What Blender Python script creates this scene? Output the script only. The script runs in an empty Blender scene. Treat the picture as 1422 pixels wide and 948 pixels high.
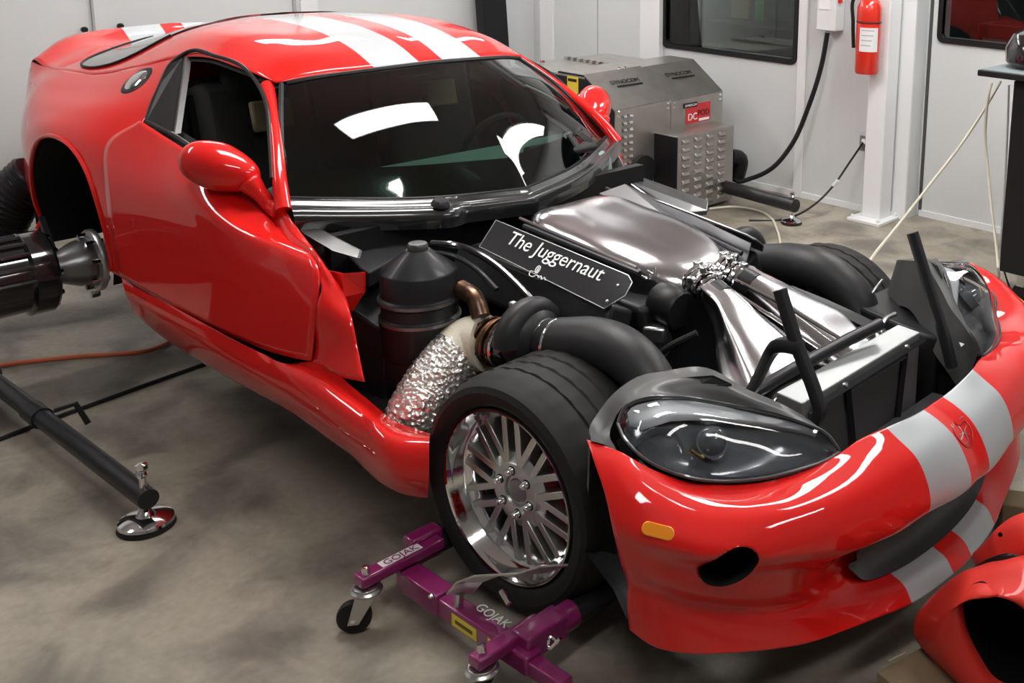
import bpy, bmesh, math, random
import numpy as np
from mathutils import Vector, Matrix
from mathutils.bvhtree import BVHTree
S = bpy.context.scene
COL = S.collection
rnd = random.Random(7)

# ------------------------------------------------------------------ camera
CAM = np.array([2.088, -2.402, 1.880]); YAW, PITCH, ROLL = map(math.radians, (127.415, -11.407, 1.852))
FPX, CX, CY = 1470.418, 1070.737, 179.154
_f = np.array([math.cos(PITCH)*math.cos(YAW), math.cos(PITCH)*math.sin(YAW), math.sin(PITCH)])
_r = np.cross(_f, [0, 0, 1]); _r /= np.linalg.norm(_r); _u = np.cross(_r, _f)
R3 = np.array([math.cos(ROLL)*_r + math.sin(ROLL)*_u, -math.sin(ROLL)*_r + math.cos(ROLL)*_u, _f])
cd = bpy.data.cameras.new('camera'); cam = bpy.data.objects.new('camera', cd); COL.objects.link(cam)
cd.sensor_fit = 'HORIZONTAL'; cd.sensor_width = 36; cd.lens = FPX*36/1422
cd.shift_x = -(CX-711)/1422; cd.shift_y = (CY-474)/1422; cd.clip_start = .05
m = Matrix.Identity(4)
for i in range(3):
    m[i][0], m[i][1], m[i][2], m[i][3] = R3[0][i], R3[1][i], -R3[2][i], CAM[i]
cam.matrix_world = m; S.camera = cam

# ------------------------------------------------------------------ world, exposure, ceiling light
S.view_settings.view_transform = 'Standard'; S.view_settings.look = 'None'
S.view_settings.gamma = 1; S.view_settings.use_curve_mapping = False
S.view_settings.exposure = 0.75
W = bpy.data.worlds.new('world'); S.world = W; W.use_nodes = True
W.node_tree.nodes['Background'].inputs[0].default_value = (.8, .85, .9, 1)
W.node_tree.nodes['Background'].inputs[1].default_value = .3
LAMP_STRENGTH = 14.0
CEIL = 3.0
LAMPS = [(-1.1, -.02, 1.66, .52), (-.42, 2.35, 1.5, .42), (.9, 1.45, 1.5, .30), (-4.05, .75, 1.4, .30), (-3.9, 2.4, 1.2, .30), (-3.0, -2.3, 1.4, .30), (1.3, -1.7, 1.4, .30), (3.2, .3, 1.4, .30)]

# ------------------------------------------------------------------ helpers
def P(px, py, x=None, y=None, z=None):
    """point seen at a photograph position, on a known plane of the room"""
    d = np.array([(px-CX)/FPX, -(py-CY)/FPX, 1.0]) @ R3
    a, v = (0, x) if x is not None else (1, y) if y is not None else (2, z)
    return CAM + (v-CAM[a])/d[a]*d
def A(s):
    out = []
    for t in s.split():
        q = t.split(','); k, v = q[2][0], float(q[2][1:])
        out.append(P(float(q[0]), float(q[1]), **{k: v}))
    return np.array(out)
def cr(pts, n, closed=False):
    p = np.asarray(pts, float)
    if len(p) == 2 and not closed:
        t = np.linspace(0, 1, n)[:, None]; return p[0]*(1-t)+p[1]*t
    if closed: q = np.vstack([p[-1], p, p[0], p[1]])
    else: q = np.vstack([2*p[0]-p[1], p, 2*p[-1]-p[-2]])
    segs = len(q)-3; d = [0.0]; L = []; K = 12
    for i in range(segs):
        a, b, c, e = q[i:i+4]
        tt = np.linspace(0, 1, K, endpoint=False)[:, None]
        # non uniform tangents keep long and short spans from overshooting
        l0, l1, l2 = (max(np.linalg.norm(v), 1e-6) for v in (b-a, c-b, e-c))
        m1 = ((b-a)/l0*l1+(c-b)/l1*l0)/(l0+l1)*l1; m2 = ((c-b)/l1*l2+(e-c)/l2*l1)/(l1+l2)*l1
        h = (2*tt**3-3*tt**2+1)*b+(tt**3-2*tt**2+tt)*m1+(-2*tt**3+3*tt**2)*c+(tt**3-tt**2)*m2
        L.append(h)
    L.append(q[-2][None] if not closed else p[0][None]); L = np.vstack(L)
    s = np.concatenate([[0], np.cumsum(np.linalg.norm(np.diff(L, axis=0), axis=1))])
    t = np.linspace(0, s[-1], n+1)[:-1] if closed else np.linspace(0, s[-1], n)
    return np.stack([np.interp(t, s, L[:, k]) for k in range(L.shape[1])], 1)
MIR = np.array([1, -1, 1])

class MB:
    def __init__(s): s.v = []; s.f = []
    def add(s, vs, fs):
        o = len(s.v); s.v += [tuple(map(float, q)) for q in vs]; s.f += [tuple(o+i for i in f) for f in fs]; return s
    def grid(s, G, closed=False, flip=False):
        nv, nu = G.shape[:2]; fs = []
        for j in range(nv-1):
            for i in range(nu if closed else nu-1):
                k = (i+1) % nu; f = (j*nu+i, j*nu+k, (j+1)*nu+k, (j+1)*nu+i)
                fs.append(f[::-1] if flip else f)
        return s.add(G.reshape(-1, 3), fs)
    def box(s, c, size, rot=None, taper=1.0):
        c = np.array(c, float); h = np.array(size, float)/2; vs = []
        for z in (-1, 1):
            for y in (-1, 1):
                for x in (-1, 1):
                    k = taper if z > 0 else 1
                    vs.append(np.array([x*h[0]*k, y*h[1]*k, z*h[2]]))
        if rot is not None: vs = [np.array(rot) @ q for q in vs]
        return s.add([c+q for q in vs], [(0, 2, 3, 1), (4, 5, 7, 6), (0, 1, 5, 4), (2, 6, 7, 3), (0, 4, 6, 2), (1, 3, 7, 5)])
    def hexa(s, b, t):
        b = list(b); t = list(t); n = len(b)
        return s.add(b+t, [tuple(range(n))[::-1], tuple(range(n, 2*n))]+[(i, (i+1) % n, n+(i+1) % n, n+i) for i in range(n)])
    def tube(s, path, r, seg=12, n=None, caps=True, sq=None):
        p = cr(path, n) if n else np.asarray(path, float)
        r = np.full(len(p), r, float) if np.isscalar(r) else np.interp(np.linspace(0, 1, len(p)), np.linspace(0, 1, len(r)), r)
        T = np.gradient(p, axis=0); T /= np.linalg.norm(T, axis=1)[:, None]+1e-12
        a = np.array([0, 0, 1.0]) if abs(T[0][2]) < .9 else np.array([1.0, 0, 0])
        G = []
        for i in range(len(p)):
            a = a-(a@T[i])*T[i]; a /= np.linalg.norm(a); b = np.cross(T[i], a)
            th = np.linspace(0, 2*math.pi, seg, endpoint=False)
            c, q = np.cos(th), np.sin(th)
            if sq: c, q = np.sign(c)*abs(c)**sq, np.sign(q)*abs(q)**sq
            G.append(p[i]+r[i]*(c[:, None]*a+q[:, None]*b))
        G = np.array(G); o = len(s.v); s.grid(G, True)
        if caps:
            s.f.append(tuple(o+i for i in range(seg))[::-1]); e = o+(len(p)-1)*seg; s.f.append(tuple(e+i for i in range(seg)))
        return s
    def lathe(s, prof, o, d, seg=32, arc=None):
        o = np.array(o, float); d = np.array(d, float); d /= np.linalg.norm(d)
        a = np.cross(d, [0, 0, 1.0] if abs(d[2]) < .9 else [1.0, 0, 0]); a /= np.linalg.norm(a); b = np.cross(d, a)
        th = np.linspace(0, 2*math.pi, seg, endpoint=False)
        G = np.array([[o+h*d+max(r, 1e-5)*(math.cos(t)*a+math.sin(t)*b) for t in th] for r, h in prof])
        return s.grid(G, True)
    def prism(s, out, depth):
        """closed outline of 3D points pushed along a vector"""
        out = [np.array(q, float) for q in out]; dv = np.array(depth, float)
        return s.hexa(out, [q+dv for q in out])
    def build(s, name, mat, parent=None, label=None, smooth=True, bevel=0, solid=0, sub=0, kind=None, angle=35, uvw=None):
        me = bpy.data.meshes.new(name)
        L = np.array(parent['_loc']) if parent is not None else np.zeros(3)
        me.from_pydata([tuple(np.array(q)-L) for q in s.v], [], s.f); me.validate()
        bm = bmesh.new(); bm.from_mesh(me)
        if solid == 0: bmesh.ops.recalc_face_normals(bm, faces=bm.faces)
        bm.to_mesh(me); bm.free()
        o = bpy.data.objects.new(name, me); COL.objects.link(o)
        if mat: me.materials.append(mat)
        if parent is not None:
            o.parent = parent; o['_loc'] = [float(q) for q in L]
        else: o['_loc'] = [0.0, 0.0, 0.0]
        if label: o['label'] = label
        if kind: o['kind'] = kind
        if solid:
            md = o.modifiers.new('solid', 'SOLIDIFY'); md.thickness = abs(solid); md.offset = -1 if solid > 0 else 1
        if bevel:
            md = o.modifiers.new('bevel', 'BEVEL'); md.width = bevel; md.segments = 2; md.limit_method = 'ANGLE'; md.angle_limit = math.radians(40)
        if sub:
            md = o.modifiers.new('sub', 'SUBSURF'); md.levels = sub; md.render_levels = sub
        if smooth:
            for q in me.polygons: q.use_smooth = True
            if angle < 180:
                try: me.set_sharp_from_angle(angle=math.radians(angle))
                except Exception: pass
        return o
def thing(name, label, cat, loc, group=None):
    o = bpy.data.objects.new(name, None); COL.objects.link(o); o.location = loc; o.empty_display_size = .1
    o['label'] = label; o['category'] = cat; o['_loc'] = list(map(float, loc))
    if group: o['group'] = group
    return o
def tag(o, label, cat, group=None):
    o['label'] = label; o['category'] = cat
    if group: o['group'] = group
    return o
def surf(rows, nu=40, nv=30, mirror=False):
    Rr = [cr(r, nu) for r in rows]
    if mirror: Rr = [np.vstack([r, (r*MIR)[::-1][1:]]) for r in Rr]
    Rr = np.array(Rr)
    return np.stack([cr(Rr[:, i], nv) for i in range(Rr.shape[1])], 1)
def flipy(G): return np.asarray(G)*MIR
def look(G, px, py):
    """where the sight line of a photograph position meets a surface grid: point and outward normal"""
    nv, nu = G.shape[:2]
    t = BVHTree.FromPolygons([Vector(q) for q in G.reshape(-1, 3)], [(j*nu+i, j*nu+i+1, (j+1)*nu+i+1, (j+1)*nu+i) for j in range(nv-1) for i in range(nu-1)])
    d = np.array([(px-CX)/FPX, -(py-CY)/FPX, 1.0]) @ R3
    h, n, _, _ = t.ray_cast(Vector(CAM), Vector(d)); h, n = np.array(h), np.array(n)
    return h, n if n@d < 0 else -n
def rotz(a): c, s = math.cos(a), math.sin(a); return np.array([[c, -s, 0], [s, c, 0], [0, 0, 1]])
def text_obj(name, body, mat, parent, o, xdir, ydir, size, ext=.001, label=None, fit=None, shear=0):
    """flat lettering built as a mesh on a real surface: o is the left end of the base line"""
    cu = bpy.data.curves.new(name, 'FONT'); cu.body = body; cu.size = size; cu.extrude = ext; cu.shear = shear
    ob = bpy.data.objects.new(name, cu); COL.objects.link(ob)
    me = bpy.data.meshes.new_from_object(ob.evaluated_get(bpy.context.evaluated_depsgraph_get()))
    bpy.data.objects.remove(ob); bpy.data.curves.remove(cu)
    xd = np.array(xdir, float); xd /= np.linalg.norm(xd); yd = np.array(ydir, float); yd -= (yd@xd)*xd; yd /= np.linalg.norm(yd); zd = np.cross(xd, yd)
    co = np.array([v.co for v in me.vertices])
    k = 1.0
    if fit: k = fit/(co[:, 0].max()-co[:, 0].min())
    mb = MB(); mb.v = [tuple(np.array(o)+xd*c[0]*k+yd*c[1]*(k if fit else 1)+zd*(c[2]+ext)) for c in co]
    mb.f = [tuple(p.vertices) for p in me.polygons]; bpy.data.meshes.remove(me)
    return mb.build(name, mat, parent, label=label, smooth=False)
def hole(G, keep, snap=None):
    """delete grid faces whose centre fails keep(); returns verts, faces"""
    nv, nu = G.shape[:2]; mb = MB(); mb.v = [tuple(q) for q in G.reshape(-1, 3)]; V = G.reshape(-1, 3)
    fs = []; 
    for j in range(nv-1):
        for i in range(nu-1):
            f = (j*nu+i, j*nu+i+1, (j+1)*nu+i+1, (j+1)*nu+i)
            if keep(V[list(f)].mean(0)): fs.append(f)
    if snap is not None:
        cnt = {}
        for f in fs:
            for a, b in zip(f, f[1:]+f[:1]): cnt[frozenset((a, b))] = cnt.get(frozenset((a, b)), 0)+1
        edge = set()
        for e, c in cnt.items():
            if c == 1: edge |= set(e)
        for i in edge:
            q = snap(V[i])
            if q is not None: mb.v[i] = tuple(q)
    used = sorted({i for f in fs for i in f}); mp = {a: b for b, a in enumerate(used)}
    mb.v = [mb.v[i] for i in used]; mb.f = [tuple(mp[i] for i in f) for f in fs]
    return mb

# ------------------------------------------------------------------ materials
def mat(name, col, rough=.5, metal=0., coat=0., spec=.5, noise=None, bump=None, emit=None, trans=0., alpha=1.):
    m = bpy.data.materials.new(name); m.use_nodes = True; nt = m.node_tree; b = nt.nodes['Principled BSDF']
    b.inputs['Base Color'].default_value = (*col, 1); b.inputs['Roughness'].default_value = rough
    b.inputs['Metallic'].default_value = metal; b.inputs['Coat Weight'].default_value = coat; b.inputs['Coat Roughness'].default_value = .03
    b.inputs['Specular IOR Level'].default_value = spec; b.inputs['Transmission Weight'].default_value = trans; b.inputs['Alpha'].default_value = alpha
    if emit: b.inputs['Emission Color'].default_value = (*emit[:3], 1); b.inputs['Emission Strength'].default_value = emit[3]
    tc = nt.nodes.new('ShaderNodeTexCoord')
    if noise:   # (scale, second colour, low, high[, detail])
        n = nt.nodes.new('ShaderNodeTexNoise'); n.inputs['Scale'].default_value = noise[0]; n.inputs['Detail'].default_value = 6
        r = nt.nodes.new('ShaderNodeValToRGB'); r.color_ramp.elements[0].position = noise[2]; r.color_ramp.elements[1].position = noise[3]
        r.color_ramp.elements[0].color = (*noise[1], 1); r.color_ramp.elements[1].color = (*col, 1)
        nt.links.new(tc.outputs['Object'], n.inputs['Vector']); nt.links.new(n.outputs['Fac'], r.inputs['Fac']); nt.links.new(r.outputs['Color'], b.inputs['Base Color'])
    if bump:
        n2 = nt.nodes.new('ShaderNodeTexNoise'); n2.inputs['Scale'].default_value = bump[0]; n2.inputs['Detail'].default_value = 3
        bp = nt.nodes.new('ShaderNodeBump'); bp.inputs['Strength'].default_value = bump[1]; bp.inputs['Distance'].default_value = bump[2] if len(bump) > 2 else .01
        nt.links.new(tc.outputs['Object'], n2.inputs['Vector']); nt.links.new(n2.outputs['Fac'], bp.inputs['Height']); nt.links.new(bp.outputs['Normal'], b.inputs['Normal'])
    return m
def glass(name, tint, rough=.0, ior=1.5, gloss=1.0):
    m = bpy.data.materials.new(name); m.use_nodes = True; nt = m.node_tree; nt.nodes.clear()
    o = nt.nodes.new('ShaderNodeOutputMaterial'); mx = nt.nodes.new('ShaderNodeMixShader'); t = nt.nodes.new('ShaderNodeBsdfTransparent')
    g = nt.nodes.new('ShaderNodeBsdfGlossy'); fr = nt.nodes.new('ShaderNodeFresnel'); fr.inputs[0].default_value = ior
    g.inputs['Roughness'].default_value = rough; g.inputs['Color'].default_value = (gloss, gloss, gloss, 1); t.inputs[0].default_value = (*tint, 1)
    nt.links.new(fr.outputs[0], mx.inputs[0]); nt.links.new(t.outputs[0], mx.inputs[1]); nt.links.new(g.outputs[0], mx.inputs[2]); nt.links.new(mx.outputs[0], o.inputs[0])
    return m
def paint_mat():
    m = mat('red_paint', (.66, .008, .006), .5, 0, 1.0, .12); nt = m.node_tree; b = nt.nodes['Principled BSDF']
    tc = nt.nodes.new('ShaderNodeTexCoord'); sx = nt.nodes.new('ShaderNodeSeparateXYZ'); nt.links.new(tc.outputs['Object'], sx.inputs[0])
    ab = nt.nodes.new('ShaderNodeMath'); ab.operation = 'ABSOLUTE'; nt.links.new(sx.outputs[1], ab.inputs[0])
    lo = nt.nodes.new('ShaderNodeMath'); lo.operation = 'GREATER_THAN'; lo.inputs[1].default_value = .052; nt.links.new(ab.outputs[0], lo.inputs[0])
    hi = nt.nodes.new('ShaderNodeMath'); hi.operation = 'LESS_THAN'; hi.inputs[1].default_value = .236; nt.links.new(ab.outputs[0], hi.inputs[0])
    mu = nt.nodes.new('ShaderNodeMath'); mu.operation = 'MULTIPLY'; nt.links.new(lo.outputs[0], mu.inputs[0]); nt.links.new(hi.outputs[0], mu.inputs[1])
    mx = nt.nodes.new('ShaderNodeMix'); mx.data_type = 'RGBA'
    mx.inputs['A'].default_value = (.66, .008, .006, 1); mx.inputs['B'].default_value = (.44, .46, .48, 1)
    nt.links.new(mu.outputs[0], mx.inputs['Factor']); nt.links.new(mx.outputs['Result'], b.inputs['Base Color'])
    m2 = nt.nodes.new('ShaderNodeMath'); m2.operation = 'MULTIPLY'; m2.inputs[1].default_value = .25; nt.links.new(mu.outputs[0], m2.inputs[0]); nt.links.new(m2.outputs[0], b.inputs['Metallic'])
    return m
PAINT = paint_mat()
RED = mat('plain_red_paint', (.66, .008, .006), .5, 0, 1.0, .12)
DULLRED = mat('dull_red_paint', (.62, .035, .025), .5, 0, .25, .2)
BLACK = mat('black_plastic', (.010, .010, .011), .45, spec=.3)
SATIN = mat('satin_black', (.016, .016, .018), .4, 0, .08, .35)
GREYBLK = mat('grey_black_composite', (.05, .05, .052), .33, 0, .5)
GLOSSBLK = mat('gloss_black', (.012, .012, .013), .12, 0, .8)
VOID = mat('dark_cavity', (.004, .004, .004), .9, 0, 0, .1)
RUBBER = mat('rubber', (.014, .0135, .013), .65, spec=.3, noise=(60, (.012, .012, .012), .35, .7))
HOSE = mat('silicone_hose', (.02, .02, .021), .45, spec=.35, bump=(220, .08, .003))
CHROME = mat('chrome', (.82, .82, .82), .08, 1)
STEEL = mat('zinc_steel', (.55, .55, .54), .3, 1)
ALU = mat('polished_aluminium', (.60, .585, .60), .19, 1, bump=(5, .06, .02))
BRUSHED = mat('brushed_aluminium', (.62, .62, .62), .33, 1)
DARKALU = mat('grey_cast_aluminium', (.28, .28, .29), .32, .9)
PLATE = mat('black_anodised_plate', (.035, .037, .042), .24, .6, .3)
WHITE = mat('white_lettering', (.85, .85, .85), .5)
STAIN = mat('stainless_steel', (.47, .45, .42), .36, .85, noise=(9, (.39, .37, .34), .3, .7))
TAN = mat('tan_heat_wrap', (.62, .57, .46), .8, bump=(120, .3, .004))
PURPLE = mat('purple_paint', (.22, .012, .105), .3, 0, .6)
BRONZE = mat('heat_tinted_steel', (.30, .16, .09), .3, .9, noise=(30, (.1, .06, .05), .35, .65))
YELLOW = mat('yellow_label', (.80, .62, .05), .5)
AMBER = mat('amber_lens', (.85, .28, .02), .12, 0, 1)
CARBON = mat('dark_interior', (.012, .013, .013), .7)
DASH = mat('green_grey_dash', (.19, .28, .25), .7)
BEIGE = mat('beige_pad', (.30, .25, .16), .8)
WALLM = mat('painted_steel_wall', (.66, .675, .68), .45, noise=(1.2, (.60, .62, .625), .3, .7))
WHITEP = mat('white_enamel', (.76, .77, .78), .35)
GREYP = mat('grey_enamel', (.40, .41, .42), .4)
REDEX = mat('extinguisher_red', (.68, .03, .015), .25, 0, .6)
CARD = mat('brown_cardboard', (.27, .20, .12), .85, noise=(12, (.2, .15, .09), .3, .7))
ORANGE = mat('orange_cable', (.55, .12, .05), .5)
CREAM = mat('cream_hose', (.62, .58, .48), .45)
WSGLASS = glass('windshield_glass', (.30, .40, .36), 0, 1.55)
SIDEGLASS = glass('dark_side_glass', (.10, .12, .12), 0, 1.5)
LENS = glass('clear_lens', (.86, .88, .90), 0, 1.45)
WINGLASS = glass('window_glass', (.75, .80, .78), 0, 1.5)
def floor_mat():
    m = bpy.data.materials.new('concrete_floor'); m.use_nodes = True; nt = m.node_tree; b = nt.nodes['Principled BSDF']; N = nt.nodes.new; Lk = nt.links.new
    tc = N('ShaderNodeTexCoord')
    def ns(sc, det=6, dist=0.):
        n = N('ShaderNodeTexNoise'); n.inputs['Scale'].default_value = sc; n.inputs['Detail'].default_value = det; n.inputs['Distortion'].default_value = dist; Lk(tc.outputs['Object'], n.inputs['Vector']); return n
    def ramp(src, a, b_, ca, cb):
        r = N('ShaderNodeValToRGB'); e = r.color_ramp.elements; e[0].position = a; e[1].position = b_; e[0].color = (*ca, 1); e[1].color = (*cb, 1); Lk(src.outputs['Fac'], r.inputs['Fac']); return r
    base = ramp(ns(1.1, 7, .4), .3, .7, (.26, .228, .18), (.39, .347, .28))
    st = ramp(ns(3.4, 10, .5), .36, .56, (.30, .30, .32), (1, 1, 1))
    fine = ramp(ns(38, 6), .3, .75, (.82, .82, .82), (1.06, 1.06, 1.06))
    m1 = N('ShaderNodeMix'); m1.data_type = 'RGBA'; m1.blend_type = 'MULTIPLY'; m1.inputs['Factor'].default_value = .75
    Lk(base.outputs[0], m1.inputs['A']); Lk(st.outputs[0], m1.inputs['B'])
    m2 = N('ShaderNodeMix'); m2.data_type = 'RGBA'; m2.blend_type = 'MULTIPLY'; m2.inputs['Factor'].default_value = .8
    Lk(m1.outputs['Result'], m2.inputs['A']); Lk(fine.outputs[0], m2.inputs['B']); Lk(m2.outputs['Result'], b.inputs['Base Color'])
    rr = ramp(ns(3.2, 5), .3, .7, (.32, .32, .32), (.55, .55, .55)); Lk(rr.outputs[0], b.inputs['Roughness'])
    bp = N('ShaderNodeBump'); bp.inputs['Strength'].default_value = .12; bp.inputs['Distance'].default_value = .01; f2 = ns(55, 5); Lk(f2.outputs['Fac'], bp.inputs['Height']); Lk(bp.outputs['Normal'], b.inputs['Normal'])
    return m
def foil_mat():
    m = mat('crinkled_foil', (.86, .84, .80), .34, .8); nt = m.node_tree; b = nt.nodes['Principled BSDF']
    tc = nt.nodes.new('ShaderNodeTexCoord'); v = nt.nodes.new('ShaderNodeTexVoronoi'); v.inputs['Scale'].default_value = 75
    bp = nt.nodes.new('ShaderNodeBump'); bp.inputs['Strength'].default_value = 1; bp.inputs['Distance'].default_value = .006
    nt.links.new(tc.outputs['Object'], v.inputs['Vector']); nt.links.new(v.outputs['Distance'], bp.inputs['Height']); nt.links.new(bp.outputs['Normal'], b.inputs['Normal'])
    return m
FLOOR = floor_mat(); FOIL = foil_mat()
LAMPM = mat('lamp_diffuser', (.9, .9, .9), .5, emit=(1, .985, .96, LAMP_STRENGTH))
# ------------------------------------------------------------------ room
def struct(mb, name, m, **k):
    o = mb.build(name, m, None, **k); o['kind'] = 'structure'; return o
DIMW = mat('dim_shop_shade', (.20, .20, .20), .6)  # unseen walls darkened in colour so the bodywork reflects a dim shop
XB, XF, YL, YR = -4.75, 4.6, 3.29, -3.9
struct(MB().box(((XB+XF)/2, -.2, -.05), (XF-XB+.6, 8.2, .1)), 'floor', FLOOR, smooth=False)
struct(MB().box(((XB+XF)/2, -.2, CEIL+.05), (XF-XB+.6, 8.2, .1)), 'ceiling', mat('ceiling_paint', (.62, .63, .63), .7), smooth=False)
struct(MB().box((XB-.05, -.2, CEIL/2), (.1, 8.2, CEIL)), 'wall_back', WALLM, smooth=False)
struct(MB().box((XF+.05, -.2, CEIL/2), (.1, 8.2, CEIL)), 'wall_front', DIMW, smooth=False)
struct(MB().box(((XB+XF)/2, YR-.05, CEIL/2), (XF-XB+.2, .1, CEIL)), 'wall_right', DIMW, smooth=False)
# left wall with two openings; the door bay right of the seam stands 0.18 m further back
XS = -1.17; YD = 3.47
W1 = P(925, 62, y=YL), P(1102, 79, y=YL); W1x0, W1x1, W1z = W1[0][0], W1[1][0], .93
W2x0, W2z = P(1308, 50, y=YD)[0], P(1340, 56, y=YD)[2]
W2x1 = W2x0+1.05; WT = 1.95
wl = MB()
def wbox(x0, x1, z0, z1, y, t=.1): wl.box(((x0+x1)/2, y+t/2, (z0+z1)/2), (x1-x0, t, z1-z0))
wbox(XB, W1x0, 0, CEIL, YL); wbox(W1x0, W1x1, 0, W1z, YL); wbox(W1x0, W1x1, WT, CEIL, YL); wbox(W1x1, XS-.1, 0, CEIL, YL)
wbox(XS-.1, XS-.02, 0, CEIL, YL+.02, .3)
struct(wl, 'wall_left', WALLM, smooth=False); wl = MB()
wbox(XS-.02, W2x0, 0, CEIL, YD); wbox(W2x0, W2x1, 0, W2z, YD); wbox(W2x0, W2x1, WT, CEIL, YD); wbox(W2x1, XF, 0, CEIL, YD)
struct(wl, 'wall_left', WALLM, smooth=False)
def rrect(x0, x1, z0, z1, r, n=5):
    o = []
    for cx, cz, a in ((x1-r, z1-r, 0), (x0+r, z1-r, 90), (x0+r, z0+r, 180), (x1-r, z0+r, 270)):
        for k in range(n): t = math.radians(a+90*k/(n-1)); o.append((cx+r*math.cos(t), cz+r*math.sin(t)))
    return o
def window(idx, x0, x1, z0, z1, y):
    g = MB(); out = rrect(x0-.03, x1+.03, z0-.03, z1+.03, .045); inn = rrect(x0, x1, z0, z1, .03); n = len(out)
    vs = [(a, y-.012, b) for a, b in out]+[(a, y-.012, b) for a, b in inn]+[(a, y+.03, b) for a, b in out]+[(a, y+.03, b) for a, b in inn]
    fs = []
    for i in range(n):
        k = (i+1) % n; fs += [(i, k, n+k, n+i), (2*n+i, 3*n+i, 3*n+k, 2*n+k), (i, 2*n+i, 2*n+k, k), (n+i, n+k, 3*n+k, 3*n+i)]
    g.add(vs, fs); o = struct(g, 'window_%d' % idx, BLACK)
    MB().box(((x0+x1)/2, y+.015, (z0+z1)/2), (x1-x0+.01, .006, z1-z0+.01)).build('pane', WINGLASS, o, smooth=False)
    return o
window(1, W1x0, W1x1, W1z, WT, YL); window(2, W2x0, W2x1, W2z, WT, YD)
# dim workshop behind the glass
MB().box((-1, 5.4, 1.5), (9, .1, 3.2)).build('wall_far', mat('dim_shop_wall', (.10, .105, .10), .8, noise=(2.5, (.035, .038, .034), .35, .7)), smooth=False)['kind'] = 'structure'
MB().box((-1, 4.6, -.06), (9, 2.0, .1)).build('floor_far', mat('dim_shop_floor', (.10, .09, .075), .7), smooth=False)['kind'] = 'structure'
# wall trims: seams and posts
def trim(n, x, y, w, t, m=WHITEP, z0=0., z1=CEIL):
    return struct(MB().box((x, y-t/2, (z0+z1)/2), (w, t, z1-z0)), 'trim_%d' % n, m, smooth=False, bevel=.004)
xa = P(895, 40, y=YL)[0]; xb = P(922, 40, y=YL)[0]
trim(1, (xa+xb)/2, YL, xb-xa, .05)
trim(2, P(748, 60, y=YL)[0]+.12, YL, .16, .02)
trim(3, P(1112, 150, y=YL)[0], YL, .07, .014)
trim(4, XS-.055, YL+.02, .10, .02)
struct(MB().box((P(830, 40, y=YL)[0], YL-.002, 1.5), (.008, .004, CEIL)), 'trim_5', GREYP, smooth=False)
for k, (px, w, mm) in enumerate(((127, .012, GREYP), (408, .02, GREYP), (428, .12, WHITEP))):
    yy = P(px, 10, x=XB)[1]
    struct(MB().box((XB+.008, yy, CEIL/2), (.016, w, CEIL)), 'trim_%d' % (6+k), mm, smooth=False)
struct(MB().box((XS+.005, YD-.004, CEIL/2), (.02, .008, CEIL)), 'trim_9', mat('dark_door_seal', (.06, .06, .06), .6), smooth=False)
for n_, (x0, x1, y) in enumerate(((XB, XS-.1, YL), (XS, XF, YD))):
    struct(MB().box(((x0+x1)/2, y-.006, .02), (x1-x0, .012, .04)), 'baseboard_left_%d' % (n_+1) if n_ else 'baseboard_left', WHITEP, smooth=False)
# ceiling lamps
for i, (x, y, ln, w) in enumerate(LAMPS):
    t = thing('ceiling_lamp', 'white ceiling lamp panel '+['mirrored in the middle of the windshield', 'mirrored at the far side of the windshield', 'above the nose of the car', 'above the tail of the car', 'in the far corner behind the car', 'above the rear fender beside the drum', 'above the floor in front of the wheel dolly', 'nearest the front wall of the room'][i], 'lamp', (x, y, CEIL), 'lamp panels on the ceiling')
    MB().box((x, y, CEIL-.03), (w+.06, ln+.06, .06)).build('housing', WHITEP, t, smooth=False)
    MB().box((x, y, CEIL-.066), (w, ln, .012)).build('diffuser', LAMPM, t, smooth=False)
# ------------------------------------------------------------------ the sports car: body
CARL = (-1.3, 0, 0)
car = thing('sports_car', 'red low sports coupe with two silver stripes, hood off and engine bay bare', 'car', CARL)
V = lambda *a: np.array(a, float)
def rows3(txt): return [np.array([[float(k) for k in q.split(',')] for q in ln.split()]) for ln in txt.strip().splitlines()]
roof_rows = rows3('''
-1.533,-.545,1.248 -1.475,-.42,1.270 -1.413,-.24,1.286 -1.405,0,1.293
-1.62,-.565,1.268 -1.58,-.44,1.318 -1.545,-.24,1.337 -1.53,0,1.345
-1.75,-.578,1.285 -1.74,-.44,1.352 -1.73,-.24,1.377 -1.72,0,1.384
-1.93,-.585,1.298 -1.95,-.44,1.374 -1.95,-.24,1.397 -1.95,0,1.402
-2.14,-.605,1.280 -2.2,-.45,1.370 -2.2,-.24,1.398 -2.2,0,1.405
-2.40,-.655,1.215 -2.45,-.47,1.325 -2.5,-.24,1.372 -2.5,0,1.384
-2.70,-.695,1.158 -2.8,-.48,1.250 -2.85,-.24,1.305 -2.88,0,1.322
-3.0,-.705,1.140 -3.1,-.47,1.200 -3.2,-.24,1.232 -3.25,0,1.245
-3.26,-.690,1.125 -3.40,-.47,1.180 -3.50,-.24,1.178 -3.56,0,1.202
-3.42,-.690,1.130 -3.555,-.50,1.208 -3.63,-.24,1.232 -3.65,0,1.243
-3.44,-.690,1.100 -3.575,-.50,1.17 -3.655,-.24,1.19 -3.67,0,1.20
''')
G = surf(roof_rows, 30, 70, True)
roof = MB().grid(G).build('roof_panel', PAINT, car, solid=.004, angle=50)
Gi = G.copy(); Gi[:, :, 2] -= .02
MB().grid(Gi).build('headliner', CARBON, car)
from mathutils.bvhtree import BVHTree
bvh = BVHTree.FromPolygons([Vector(q) for q in G.reshape(-1, 3)], [(j*59+i, j*59+i+1, (j+1)*59+i+1, (j+1)*59+i) for j in range(69) for i in range(58)])
def roof_z(x, y):
    h = bvh.ray_cast(Vector((x, y, 3)), Vector((0, 0, -1)))[0]
    return h.z if h else 1.2
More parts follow.
